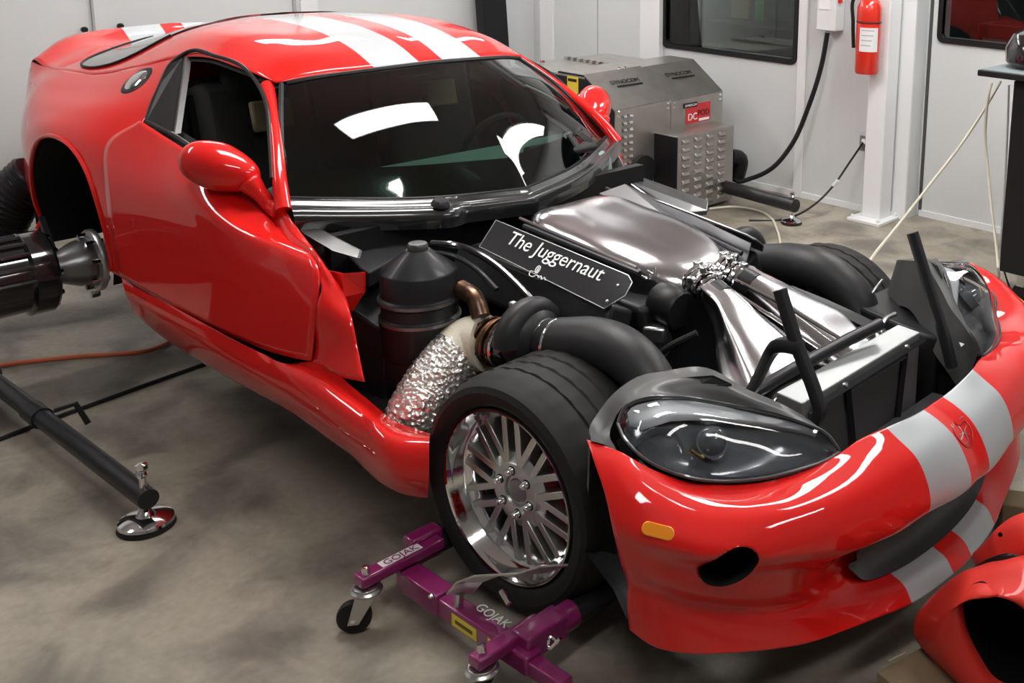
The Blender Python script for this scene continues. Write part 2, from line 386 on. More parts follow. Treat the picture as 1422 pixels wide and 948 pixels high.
# rear window lying in the fastback
st = np.array([(-2.47, .34), (-2.50, .45), (-2.545, .545), (-2.62, .605), (-2.74, .650), (-2.88, .665), (-2.97, .650), (-3.04, .60), (-3.09, .50), (-3.14, .38), (-3.20, .26)])
ss = cr(st, 26); Gw = []
for x, ye in ss: Gw.append([(x, y, roof_z(x, y)+.006) for y in np.linspace(-ye, ye, 31)])
MB().grid(np.array(Gw)).build('rear_window', mat('rear_glass', (.06, .066, .062), .1, 0, .6), car, label='dark rear window glass')
sl = [q[0] for q in Gw[3:]]; sr = [q[-1] for q in Gw[3:]]
MB().tube(np.array(sl), .005, 6).build('rear_window_seal', BLACK, car)
MB().tube(np.array(sr), .005, 6).build('rear_window_seal', BLACK, car)

# rear quarters
quarter_rows = rows3('''
-2.14,-.605,1.280 -2.40,-.655,1.215 -2.70,-.695,1.158 -3.0,-.705,1.140 -3.26,-.690,1.125 -3.42,-.690,1.130
-2.07,-.70,1.185 -2.35,-.755,1.140 -2.7,-.785,1.105 -3.0,-.785,1.090 -3.26,-.745,1.07 -3.43,-.70,1.085
-2.005,-.795,1.075 -2.3,-.865,1.065 -2.6,-.885,1.050 -2.95,-.860,1.020 -3.22,-.790,.99 -3.41,-.725,1.0
-1.99,-.885,.955 -2.28,-.930,.99 -2.5,-.945,1.0 -2.9,-.905,.94 -3.18,-.825,.90 -3.39,-.745,.92
-1.995,-.935,.80 -2.2,-.950,.86 -2.5,-.957,.88 -2.85,-.925,.82 -3.12,-.85,.80 -3.37,-.76,.82
-1.99,-.94,.65 -2.2,-.95,.68 -2.5,-.955,.68 -2.8,-.925,.66 -3.05,-.87,.66 -3.33,-.775,.70
-1.98,-.93,.52 -2.2,-.945,.52 -2.5,-.95,.52 -2.76,-.91,.54 -3.0,-.85,.56 -3.28,-.77,.62
''')
AC = np.array([-2.415, .600]); AR = .378
def arch_keep(q): return (q[0]-AC[0])**2+(q[2]-AC[1])**2 > AR**2*.985 and not (q[2] < AC[1] and abs(q[0]-AC[0]) < AR)
def arch_snap(q):
    d = np.array([q[0]-AC[0], q[2]-AC[1]]); n = np.linalg.norm(d)
    if n < AR*1.10 and q[2] > AC[1]-.02: d = d/n*AR; return (AC[0]+d[0], q[1], AC[1]+d[1])
    if q[2] <= AC[1] and abs(abs(d[0])-AR) < .05: return (AC[0]+math.copysign(AR, d[0]), q[1], q[2])
    return None
Gq = surf(quarter_rows, 90, 80)
for s in (1, -1):
    g = Gq if s == 1 else flipy(Gq)
    hole(g, arch_keep, arch_snap).build('quarter_panel', RED, car, solid=.004*1, angle=50)
    # arch lip and dark wheel well
    lip = [(AC[0]+AR*math.cos(t), 0, AC[1]+AR*math.sin(t)) for t in np.linspace(-.18, math.pi+.18, 40)]
    bq = BVHTree.FromPolygons([Vector(q) for q in Gq.reshape(-1, 3)], [(j*90+i, j*90+i+1, (j+1)*90+i+1, (j+1)*90+i) for j in range(79) for i in range(89)])
    lp = []
    for x, _, z in lip:
        h = bq.ray_cast(Vector((x, -2, z)), Vector((0, 1, 0)))[0]; lp.append((x, (h.y if h else -.93)*s, z))
    MB().tube(np.array(lp), .009, 8).build('arch_lip', RED, car)
    well = np.array([[(AC[0]+AR*math.cos(t)*1.0, s*yy, AC[1]+AR*math.sin(t)) for t in np.linspace(-.35, math.pi+.35, 30)] for yy in (.93, .75, .58)])
    w = MB().grid(well); w.add([well[2][i] for i in range(30)], [tuple(range(30))]); w.build('wheel_well', BLACK, car)
# tail panel closing the back
tail = np.array([[q*np.array([1, k, 1]) for k in np.linspace(1, -1, 13)] for q in Gq[:, -1]])
MB().grid(tail).build('tail_panel', RED, car)

# doors
door_rows = [A('196,168,y-.83 230,190,y-.82 266,213,y-.815 310,245,y-.785 345,272,y-.76 368,295,y-.745'),
             A('150,200,y-.905 215,232,y-.875 290,275,y-.86 350,310,y-.815 380,322,y-.79 399,333,y-.78'),
             A('148,255,y-.945 220,288,y-.91 300,330,y-.885 370,362,y-.86 410,374,y-.85 445,387,y-.84'),
             A('157,325,y-.95 230,360,y-.915 310,400,y-.895 380,425,y-.88 410,432,y-.875 440,437,y-.87'),
             A('169,383,y-.945 240,424,y-.92 320,464,y-.905 380,488,y-.895 410,496,y-.89 434,501,y-.885')]
Gd = surf(door_rows, 40, 36)
mb_base = None
for s in (1, -1):
    g = Gd if s == 1 else flipy(Gd)[:, :24]
    d = MB().grid(g).build('door', RED, car, solid=.006, angle=60)
    inn = g[:, :30].copy(); inn[:, :, 1] += .07*s
    MB().grid(inn).build('door_card', CARBON, d)
    if s == 1:
        h = MB().box(P(183, 318, y=-.935), (.10, .006, .012)); h.box(P(181, 308, y=-.938), (.05, .004, .03)); h.build('door_handle', RED, d, bevel=.003)
# sills
sill_rows = [A('169,384,y-.93 260,437,y-.92 349,484,y-.915 395,505,y-.885 434,502,y-.84 500,546,y-.82 548,584,y-.81 597,602,y-.80'),
             A('169,386,y-.935 260,437,y-.925 349,485,y-.92 400,511,y-.92 440,536,y-.92 500,578,y-.92 555,618,y-.92 596,618,y-.87'),
             A('173,402,y-.945 260,460,y-.935 349,512,y-.935 400,541,y-.935 440,566,y-.935 500,609,y-.935 560,655,y-.93 596,650,y-.885'),
             A('180,423,y-.925 225,463,y-.91 290,506,y-.90 350,540,y-.90 400,568,y-.90 480,625,y-.90 570,687,y-.89 594,689,y-.865'),
             A('185,425,y-.80 230,450,y-.78 300,490,y-.78 350,520,y-.78 400,550,y-.78 480,605,y-.78 570,670,y-.78 594,680,y-.78')]
Gs = surf(sill_rows, 60, 24)
for s in (1, -1): MB().grid(Gs if s == 1 else flipy(Gs)).build('side_sill', RED, car, angle=50)
# panels between door and wheel, red
pr = [A('368,296,y-.745 397,331,y-.78 444,386,y-.84 447,400,y-.85 441,420,y-.87 437,488,y-.88 434,502,y-.885'),
      A('378,290,y-.74 404,320,y-.765 452,378,y-.825 462,405,y-.83 463,430,y-.85 466,490,y-.86 470,522,y-.875'),
      A('388,283,y-.735 412,315,y-.75 457,376,y-.81 480,412,y-.80 488,440,y-.82 497,490,y-.84 505,530,y-.865')]
Gp = surf(pr, 40, 10)
MB().grid(Gp).build('fender_bracket', RED, car, solid=.004)
fl = A('452,375,y-.80 475,380,y-.79 505,378,y-.75 505,406,y-.75 488,432,y-.77 478,412,y-.80')
MB().prism(fl, (0, .006, 0)).build('fender_flange', RED, car, smooth=False)
# windscreen pillars
pil = A('371,119,y-.556 377,147,y-.595 384,200,y-.662 389,255,y-.718 394,292,y-.742')
for s in (1, -1):
    q = pil if s == 1 else flipy(pil)
    MB().tube(q, [.024, .020, .019, .022, .026], 12, 20).build('windshield_pillar', RED, car)
    # window frame along the roof, then the B pillar
    fr = A('378,248,y-.735 375,200,y-.68 371,150,y-.625 360,120,y-.585 340,95,y-.568 300,78,y-.575 255,75,y-.60 238,88,y-.635 224,115,y-.69 212,142,y-.745 203,168,y-.80')
    MB().tube(fr if s == 1 else flipy(fr), .0075, 8, 60).build('window_seal', BLACK, car)
    bp_ = A('254,78,y-.60 259,79,y-.60 243,186,y-.785 236,184,y-.785')
    MB().prism(bp_ if s == 1 else flipy(bp_), (0, .02*s, 0)).build('window_divider', DARKALU, car, smooth=False)
    qg = A('253,80,y-.61 238,88,y-.64 224,115,y-.695 212,142,y-.75 203,168,y-.805 238,184,y-.79')
    MB().prism(qg if s == 1 else flipy(qg), (0, .006*s, 0)).build('quarter_window', GLOSSBLK, car, smooth=False)
    bl = A('203,169,y-.815 243,190,y-.805 300,234,y-.785 372,290,y-.735')
    MB().tube(bl if s == 1 else flipy(bl), .008, 8, 20).build('belt_seal', BLACK, car)
    bs = A('238,184,y-.79 280,213,y-.785 300,230,y-.78')
    MB().tube(bs if s == 1 else flipy(bs), .006, 6, 12).build('belt_trim', BRUSHED, car)
# windscreen
ws_rows = rows3('''
-1.528,-.528,1.241 -1.465,-.41,1.263 -1.405,-.24,1.279 -1.396,0,1.286
-1.405,-.600,1.150 -1.29,-.46,1.170 -1.215,-.27,1.190 -1.195,0,1.195
-1.29,-.665,1.035 -1.17,-.53,1.035 -1.06,-.30,1.050 -1.015,0,1.045
-1.19,-.718,.925 -1.09,-.555,.908 -.965,-.32,.890 -.865,0,.880
''')
Gg = surf(ws_rows, 30, 30, True)
MB().grid(Gg).build('windshield', WSGLASS, car, angle=180)
eg = [q for q in Gg[:, 0]]+[q for q in Gg[-1, 1:-1]]+[q for q in Gg[::-1, -1]]+[q for q in Gg[0, 1:-1]][::-1]
MB().tube(np.array(eg), .009, 6).build('windshield_seal', BLACK, car)
fr_ = Gg[-7:].copy(); fr_[:, :, 0] -= .006; fr_[:, :, 2] -= .004
MB().grid(fr_).build('glass_border', GLOSSBLK, car)
# cowl under the glass
base = Gg[-1].copy(); n_ = len(base)
c0 = base+V(.0, 0, -.004); fwd = np.array([[1.0, (q[1])*.35, 0] for q in base]); fwd /= np.linalg.norm(fwd, axis=1)[:, None]
wd = np.array([.115 if q[1] < -.22 else .075 for q in base])[:, None]
wd = np.array([.115 if q[1] < -.30 else .115-.05*min(1, (q[1]+.30)/.06) if q[1] < -.24 else .065 for q in base])[:, None]
Gc = np.array([c0, c0+fwd*wd*.18+V(0, 0, .010), c0+fwd*wd*.5+V(0, 0, -.012), c0+fwd*wd*.85+V(0, 0, -.008), c0+fwd*wd+V(0, 0, -.03), c0+fwd*wd*.97+V(0, 0, -.075)])
MB().grid(np.stack([cr(Gc[:, i], 16) for i in range(n_)], 1)).build('cowl', mat('cowl_black', (.02, .02, .021), .2, 0, .7), car, angle=60)
MB().lathe([(0, .012), (.022, .010), (.030, 0), (.032, -.01)], P(612, 281, z=.895), (0.2, 0, 1), 20).build('wiper_boss', SATIN, car)
cp = A('843,207,y.70 858,213,y.72 869,235,y.73 868,250,y.71 855,260,y.68 846,248,y.68')
MB().prism(cp, (-.01, .01, 0)).build('cowl_end_plate', DARKALU, car, bevel=.003)

# mirrors
mc = P(306, 234, y=-.825); md = V(.78, .60, -.16); md /= np.linalg.norm(md); mu = V(0, 0, 1)-md*md[2]; mu /= np.linalg.norm(mu); mw = np.cross(md, mu)
def mirror_shell():
    G_ = []
    for a in np.linspace(0, math.pi, 22):
        w = -math.cos(a); k = math.sin(a)**.7
        if w > 0: k *= 1-.25*w
        G_.append([mc+md*.128*w+mu*(.076*k*(math.sin(t)+(.12 if math.sin(t) > 0 else 0))-.012*w)+mw*.075*k*math.cos(t) for t in np.linspace(0, 2*math.pi, 32, endpoint=False)])
    return np.array(G_)
Gm = mirror_shell(); arm = np.array([P(345, 252, y=-.78), P(362, 270, y=-.758), P(376, 286, y=-.74), P(390, 294, y=-.735)])
for s in (1, -1):
    f = (lambda g: g) if s == 1 else flipy
    mm = MB().grid(f(Gm), True).build('door_mirror', RED, car, angle=180)
    MB().tube(f(arm), [.040, .026, .026, .032], 14, 20).build('mirror_arm', RED, mm, angle=180)
    MB().prism(f(np.array([mc+mw*-.0+md*.09*math.cos(t)+mu*.055*math.sin(t)+V(-.066, .03, 0) for t in np.linspace(0, 2*math.pi, 20, endpoint=False)])), (-.006, 0, 0)).build('mirror_glass', GLOSSBLK, mm)
# fuel cap
fc, fn = look(Gq, 190, 112)
cap = MB().lathe([(.0, .003), (.058, .004), (.068, .003), (.072, .0), (.072, -.02)], fc, fn, 28).build('fuel_cap_ring', BLACK, car)
MB().lathe([(.0, .010), (.030, .012), (.042, .009), (.050, .004), (.050, .0)], fc+fn*.001, fn, 24).build('fuel_cap', CHROME, cap)

# ---------------- front fascia
def MIX(txt, ys, w):
    a = A(txt); out = []
    yy = [float(k) for k in ys.split()]
    for i, t in enumerate(txt.split()):
        q = t.split(','); b = P(float(q[0]), float(q[1]), y=yy[i]); k = w*(1-(i/(len(yy)-.5))**1.5) if len(yy) > 6 else w*(1-.35*(i/5)**1.5)
        out.append(a[i]*(1-k)+b*k)
    return np.array(out)
fas = [A('815,612,y-.885 858,628,y-.865 900,652,y-.83 950,670,y-.77 1005,675,y-.69 1060,671,y-.61 1115,657,y-.52 1165,632,y-.40 1195,611,y-.32 1228,596,y-.24 1283,570,y-.047 1294,562,y0'),
       A('822,628,y-.905 865,648,y-.885 905,672,y-.85 955,690,y-.79 1010,694,y-.71 1066,689,y-.63 1122,674,y-.54 1176,648,y-.42 1208,628,y-.335 1243,611,y-.24 1299,581,y-.047 1309,573,y0'),
       A('842,688,y-.935 880,702,y-.918 930,720,y-.88 985,728,y-.82 1045,724,y-.74 1100,714,y-.655 1150,698,y-.56 1200,678,y-.44 1235,660,y-.345 1270,638,y-.24 1322,604,y-.05 1332,597,y0'),
       A('853,735,y-.945 890,748,y-.93 945,762,y-.89 1003,770,y-.83 1060,770,y-.75 1112,765,y-.665 1160,760,y-.575 1208,752,y-.455 1245,737,y-.36 1285,711,y-.24 1342,678,y-.062 1356,664,y0')]
fas.append(np.vstack([MIX('857,752,z.44 893,766,z.435 945,782,z.425 1003,792,z.41 1060,794,z.395 1110,788,z.38', '-.947 -.930 -.886 -.825 -.745 -.665', 0.92), V((.848, -.53, .388), (.852, -.42, .395), (.85, -.33, .403), (.852, -.24, .405), (.87, -.06, .405), (.87, 0, .405))]))
fas.append(np.vstack([MIX('864,780,z.385 900,796,z.38 948,814,z.365 1002,824,z.345 1056,826,z.325 1105,818,z.305', '-.95 -.93 -.888 -.826 -.745 -.665', 0.78), V((.812, -.50, .29), (.816, -.42, .275), (.814, -.33, .255), (.815, -.24, .243), (.83, -.06, .235), (.83, 0, .235))]))
fas.append(np.vstack([MIX('873,810,z.335 908,822,z.325 952,834,z.31 1002,843,z.293 1052,847,z.275 1102,842,z.257 1150,829,z.24 1192,812,z.228', '-.95 -.93 -.89 -.83 -.75 -.665 -.565 -.45', 0.62), V((.863, -.24, .218), (.885, -.05, .212), (.887, 0, .212))]))
fas.append(np.vstack([MIX('872,832,z.29 906,843,z.283 952,854,z.273 1004,862,z.26 1056,865,z.246 1108,860,z.232 1158,847,z.219 1202,829,z.210', '-.955 -.94 -.90 -.84 -.76 -.67 -.565 -.45', 0.6), V((.905, -.24, .201), (.926, -.05, .196), (.928, 0, .196))]))
fas.append(np.vstack([MIX('876,872,z.215 908,895,z.21 955,905,z.205 1010,905,z.20 1062,901,z.193 1120,892,z.186 1175,874,z.178 1222,856,z.170', '-.945 -.93 -.89 -.83 -.75 -.65 -.55 -.44', 0.55), V((.93, -.24, .163), (.952, -.054, .162), (.955, 0, .162))]))
k_ = np.clip(np.array([1, 1, 1, 1, 1, 1, .95, .75, .45, .15, 0, 0]), 0, 1)[:, None]
fas[1] = fas[1]*(1-k_)+(fas[0]*.66+fas[2]*.34+V(.006, -.006, .006))*k_
Gf = surf(fas, 110, 150, True)
# under tray turned inwards
foc = look(Gf, 1012, 785)[0]
ft = look(Gf, 1030, 785)[0]-look(Gf, 994, 785)[0]; ft[2] = 0; ft /= np.linalg.norm(ft)

def fog_uv(q): d = np.asarray(q)-foc; u, w = d@ft, d[2]; c, s_ = math.cos(.35), math.sin(.35); return (u*c+w*s_)/.066, (-u*s_+w*c)/.047
def fog_keep(q): u, w = fog_uv(q); return q[1] > 0 or u*u+w*w > 1.0 or abs(np.asarray(q)-foc).max() > .2
def fog_keep2(q): return fog_keep(q) and fog_keep(np.asarray(q)*MIR*V(1, 1, 1) if q[1] > 0 else q)
def fk(q):
    q = np.array(q); q[1] = -abs(q[1]); u, w = fog_uv(q); return u*u+w*w > 1.0 or abs(q-foc).max() > .2
def fs_(q):
    s = 1 if q[1] < 0 else -1; a = np.array(q); a[1] = -abs(a[1]); u, w = fog_uv(a); r = math.hypot(u, w)
    if r > 1.35: return None
    u, w = u/r, w/r; c, s_ = math.cos(.35), math.sin(.35); uu, ww = u*.066, w*.047
    hu, hw = uu*c-ww*s_, uu*s_+ww*c
    d0 = (a-foc)@ft; b = a+ft*(hu-d0); b[2] = foc[2]+hw; b[1] *= s; return b
fascia = hole(Gf, fk, fs_).build('front_fascia', PAINT, car, solid=.005, angle=60, label='red nose panel with two silver stripes')
for s in (1, -1):
    c = foc*V(1, s, 1); t = ft*V(1, s, 1); nrm = np.cross(t, [0, 0, 1]); nrm = nrm if nrm[1]*s < 0 else -nrm
    ring = []
    for k in range(28):
        a = 2*math.pi*k/28; u, w = .066*math.cos(a), .047*math.sin(a); cc, s_ = math.cos(.35), math.sin(.35)
        ring.append(c+t*(u*cc-w*s_)+V(0, 0, u*s_+w*cc))
    ring = np.array(ring); d = nrm*-1
    g = np.array([ring+d*-.012*0, ring+d*.05, c+(ring-c)*.8+d*.10]); mb = MB().grid(g, True); mb.add(g[2], [tuple(range(28))]); mb.build('fog_duct', BLACK, fascia)
# mouth interior
yk = np.array([0, .06, .24, .33, .40]); prof_ = []
for tx_, tz_ in (((.966, .964, .943, .896, .858), (.4235, .4235, .417, .407, .36)), ((.874, .873, .857, .856, .851), (.399, .399, .398, .396, .345)), ((.836, .835, .822, .822, .828), (.237, .237, .246, .257, .315)), ((.884, .882, .860, .838, .828), (.224, .2245, .229, .243, .31))):
    q = cr(np.stack([np.array(tx_)+(.002 if tz_[0] > .42 else .013), -yk, np.array(tz_)], 1)[::-1], 22); prof_.append(np.vstack([q, (q*MIR)[::-1][1:]]))
prof_ = np.array(prof_)
MB().grid(np.stack([cr(prof_[:, i], 14) for i in range(prof_.shape[1])], 1)).build('mouth_lining', mat('mouth_grey', (.04, .04, .042), .4), fascia, angle=180)
mth = np.array([[(x, y, z) for y in np.linspace(-.40, .40, 21)] for x, z in ((.90, .44), (.62, .42), (.60, .24), (.84, .19))])
MB().grid(mth).build('mouth_duct', mat('duct_grey', (.05, .05, .052), .45), fascia)
und = np.array([Gf[-1], Gf[-1]*V(1, .93, 1)+V(-.12, 0, .01), Gf[-1]*V(1, .85, 1)+V(-.35, 0, .03)])
MB().grid(und).build('splitter_floor', BLACK, fascia)
# side marker
smc, nz = look(Gf, 914, 737); m2_, _ = look(Gf, 937, 743); m1_, _ = look(Gf, 892, 731)
tx = m2_-m1_; tx -= (tx@nz)*nz; tx /= np.linalg.norm(tx); up = np.cross(nz, tx); up = up if up[2] > 0 else -up
for s in (1, -1):
    o = []
    for k in range(24):
        a = 2*math.pi*k/24; u = .022*(1 if math.cos(a) > 0 else -1)+.014*math.cos(a); o.append(smc+tx*u+up*.0145*math.sin(a)-nz*.004)
    o = np.array(o)*V(1, s, 1)
    MB().prism(o, nz*V(1, s, 1)*.011).build('side_marker', AMBER, fascia, bevel=.002, label='amber side marker lamp')
    MB().tube(np.vstack([o, o[:1]])+nz*V(1, s, 1)*.004, .003, 6).build('marker_rim', RED, fascia)
# emblem: raised outline of a shield on the nose between the stripes
sh_px = [(1322, 588), (1330, 592), (1338, 586), (1347, 597), (1348, 612), (1343, 622), (1333, 616), (1324, 604), (1322, 588)]
E1 = np.array([look(Gf, *q)[0]+look(Gf, *q)[1]*.006 for q in sh_px])
em = MB().tube(E1, .0016, 6, 60).build('nose_emblem', mat('emblem_dark_red', (.20, .02, .02), .3, .4), fascia, label='small dark shield emblem')
for q in (((1328, 592), (1334, 600), (1333, 612)), ((1341, 591), (1338, 600), (1342, 610), (1339, 618)), ((1330, 606), (1336, 603), (1344, 604)), ((1318, 592), (1321, 596)), ((1331, 583), (1336, 580))):
    MB().tube(np.array([look(Gf, *k)[0]+look(Gf, *k)[1]*.006 for k in q]), .0014, 6, 12).build('emblem_line', DARKALU, em)
# ------------------------------------------------------------------ chassis, cabin, wheels
def both(fn):
    for s in (1, -1): fn(s)
ch = MB()
ch.box((-1.15, 0, .36), (1.75, 1.58, .06)); ch.box((-2.55, 0, .42), (1.2, 1.08, .10)); ch.box((.12, 0, .28), (.90, .84, .06))
ch.box((-.97, 0, .60), (.04, 1.40, .48)); ch.box((-2.12, 0, .78), (.04, 1.38, .82))
for s in (1, -1): ch.box((-.1, .50*s, .40), (1.6, .09, .12)); ch.box((-3.0, .40*s, .5), (.8, .1, .2))
ch.build('chassis', BLACK, car, smooth=False)
for s in (1, -1):
    bay = MB()
    bay.hexa([(-.95, .74*s, .36), (-.66, .72*s, .36), (-.66, .58*s, .36), (-.95, .56*s, .36)], [(-.95, .74*s, .68), (-.66, .70*s, .60), (-.66, .58*s, .60), (-.95, .56*s, .68)])
    bay.build('inner_fender', BLACK, car, bevel=.01)
    MB().box((.56, .60*s, .42), (.10, .34, .34)).build('lamp_carrier', BLACK, car, bevel=.01)
# cabin
MB().hexa([(-1.05, -.66, .62), (-1.05, .66, .62), (-1.42, .72, .62), (-1.42, -.72, .62)], [(-1.03, -.60, .895), (-1.03, .60, .895), (-1.38, .70, .93), (-1.38, -.70, .93)]).build('dashboard', DASH, car, bevel=.03)
MB().box((-1.10, .38, .935), (.16, .26, .03)).build('instrument_hood', CARBON, car, bevel=.012)
for s in (1, -1):
    st_ = MB().box((-1.78, .38*s, .55), (.46, .46, .16))
    seat = st_.build('seat', CARBON, car, bevel=.05)
    b = MB(); b.box((-2.0, .38*s, .88), (.14, .46, .62), rot=[[.97, 0, -.22], [0, 1, 0], [.22, 0, .97]]); b.box((-2.02, .38*s, 1.17), (.09, .26, .16))
    b.build('seat_back', mat('black_seat_fabric', (.02, .02, .02), .8), seat, bevel=.04)
    MB().box((-1.90, .38*s, 1.06), (.03, .16, .12), rot=[[.97, 0, -.22], [0, 1, 0], [.22, 0, .97]]).build('seat_pad', BEIGE, seat, bevel=.01)
sw = MB(); a = np.array([(-1.52+.06*math.sin(t), .38+.17*math.cos(t), .86+.16*math.sin(t)) for t in np.linspace(0, 2*math.pi, 40)])
sw.tube(a, .014, 8, caps=False)
for t in (0, math.pi, -math.pi/2): sw.tube([(-1.49, .38, .86), (-1.52+.06*math.sin(t), .38+.17*math.cos(t), .86+.16*math.sin(t))], .012, 8)
sw.tube([(-1.48, .38, .86), (-1.2, .38, .80)], .025, 10)
sw.build('steering_wheel', CARBON, car)
MB().box((-1.52, 0, 1.245), (.03, .22, .05)).build('rearview_mirror', GLOSSBLK, car, bevel=.008)
# front wheels
STEER = math.radians(3.17)
def wheel(s):
    C = V(0, -.782*s, .345 if s == 1 else .368); ax = V(math.sin(STEER)*1, -math.cos(STEER), 0)*s   # outward axle
    ax /= np.linalg.norm(ax); fx = np.cross(ax, [0, 0, 1.0]); fx /= np.linalg.norm(fx); up = V(0, 0, 1)
    def L(u, w, h): return C+fx*u+up*w-ax*h
    lab = 'polished multi spoke front wheel'
    mb = MB().lathe([(.240, .020), (.246, .004), (.243, -.004), (.236, -.002), (.230, .012), (.222, .042), (.214, .050), (.205, .052), (.196, .062), (.193, .10), (.193, .25), (.235, .262), (.242, .25)], C, -ax, 72)
    w = mb.build('wheel', CHROME, car, label=lab if s == 1 else None, angle=50)
    prof = [(.242, .018), (.252, .0), (.268, -.010), (.290, -.014), (.306, -.006), (.316, .012), (.322, .034)]
    for h0 in (.040, .092, .146, .200):
        prof += [(.3255, h0), (.3262, h0+.040), (.319, h0+.043), (.319, h0+.049)]
    prof = prof[:-2]+[(.322, .250), (.314, .268), (.298, .284), (.270, .280), (.242, .256)]
    seg = 96; G = []
    for k, (r, h) in enumerate(prof):
        row = []
        for i in range(seg):
            rr = r-.0035 if (i % 3 == 0 and .25 > h > .03 and r > .321) else r
            t = 2*math.pi*(i+(h-.14)*6)/seg; row.append(L(rr*math.cos(t), rr*math.sin(t), h))
        G.append(row)
    MB().grid(np.array(G), True).build('tyre', RUBBER, w, angle=30)
    MB().lathe([(.0, .046), (.040, .046), (.043, .037), (.050, .034), (.080, .035), (.086, .041), (.106, .050), (.106, .09), (.0, .09)], C, -ax, 48).build('hub_face', BRUSHED, w, angle=40)
    MB().lathe([(.0, .040), (.030, .040), (.034, .046)], C, -ax, 32).build('centre_cap', DARKALU, w)
    for k in range(10):
        a = math.radians(36*k+12)
        for o_ in (-.024, .024):
            ca, sa = math.cos(a), math.sin(a)
            def pt(r, t, h): return L(r*ca-t*sa, r*sa+t*ca, h)
            r0, r1 = .070, .206; wd = .0122
            b = [pt(r0, o_-wd, .065), pt(r0, o_+wd, .075), pt(r1, o_+wd, .082), pt(r1, o_-wd, .082)]
            tp = [pt(r0, o_-wd*.8, .036), pt(r0, o_+wd*.8, .036), pt(r1, o_+wd*.8, .040), pt(r1, o_-wd*.8, .040)]
            MB().hexa(b, tp).build('spoke', BRUSHED, w, bevel=.002)
    for k in range(6):
        a = math.radians(60*k+20); q = L(.060*math.cos(a), .060*math.sin(a), .035)
        MB().lathe([(0, -.0015), (.0135, -.001), (.0135, .004), (0, .004)], q, -ax, 16).build('lug_hole_shade', BLACK, w)  # flat black disc painted in for the darkness of the lug hole
        MB().lathe([(.0, -.020), (.007, -.019), (.010, -.014), (.0105, .0)], q, -ax, 12).build('lug_nut', CHROME, w)
    MB().lathe([(.0, .13), (.168, .13), (.168, .155), (.0, .155)], C, -ax, 48).build('brake_disc', DARKALU, w, angle=40)
    o = []
    for t in np.linspace(math.radians(125), math.radians(205), 9): o.append(L(.185*math.cos(t)*s, .185*math.sin(t), .10))
    for t in np.linspace(math.radians(205), math.radians(125), 9): o.append(L(.115*math.cos(t)*s, .115*math.sin(t), .10))
    MB().prism(o, -ax*.07).build('brake_caliper', RED, w)
both(wheel)
def rear_hub(s):
    c = V(-2.43, -.62*s, .47)
    h = MB().tube([c, c+V(0, -.17*s, 0)], .085, 20).tube([V(-2.43, 0, .46), c], .03, 12).box(c+V(0, .02*s, 0), (.10, .06, .36), taper=.6)
    h.tube([c+V(-.06, .05*s, .1), c+V(-.2, .25*s, .32)], .022, 10)
    h.build('rear_hub', SATIN, car, bevel=.004)
both(rear_hub)

# ------------------------------------------------------------------ headlights
lens_rows = [A('858,588,y-.765 868,564,y-.738 893,554,y-.708 941,551,y-.652 997,559,y-.58 1053,570,y-.50 1110,585,y-.43 1150,604,y-.395 1166,626,y-.385'),
             A('858,588,y-.765 873,588,y-.775 908,582,y-.76 960,583,y-.71 1015,591,y-.63 1070,600,y-.545 1120,610,y-.465 1152,618,y-.41 1166,626,y-.385'),
             A('858,588,y-.765 872,604,y-.795 912,620,y-.79 963,636,y-.745 1013,643,y-.675 1068,641,y-.59 1120,633,y-.50 1150,627,y-.43 1166,626,y-.385'),
             A('858,588,y-.765 869,611,y-.80 900,640,y-.81 950,661,y-.778 1003,668,y-.698 1058,664,y-.618 1112,651,y-.525 1150,637,y-.435 1166,627,y-.385')]
Gl = surf(lens_rows, 40, 20)
ctr = Gl.reshape(-1, 3).mean(0); nl = V(.55, -.50, .67)
SHROUD = mat('grey_shroud', (.055, .055, .054), .45, 0, .1)
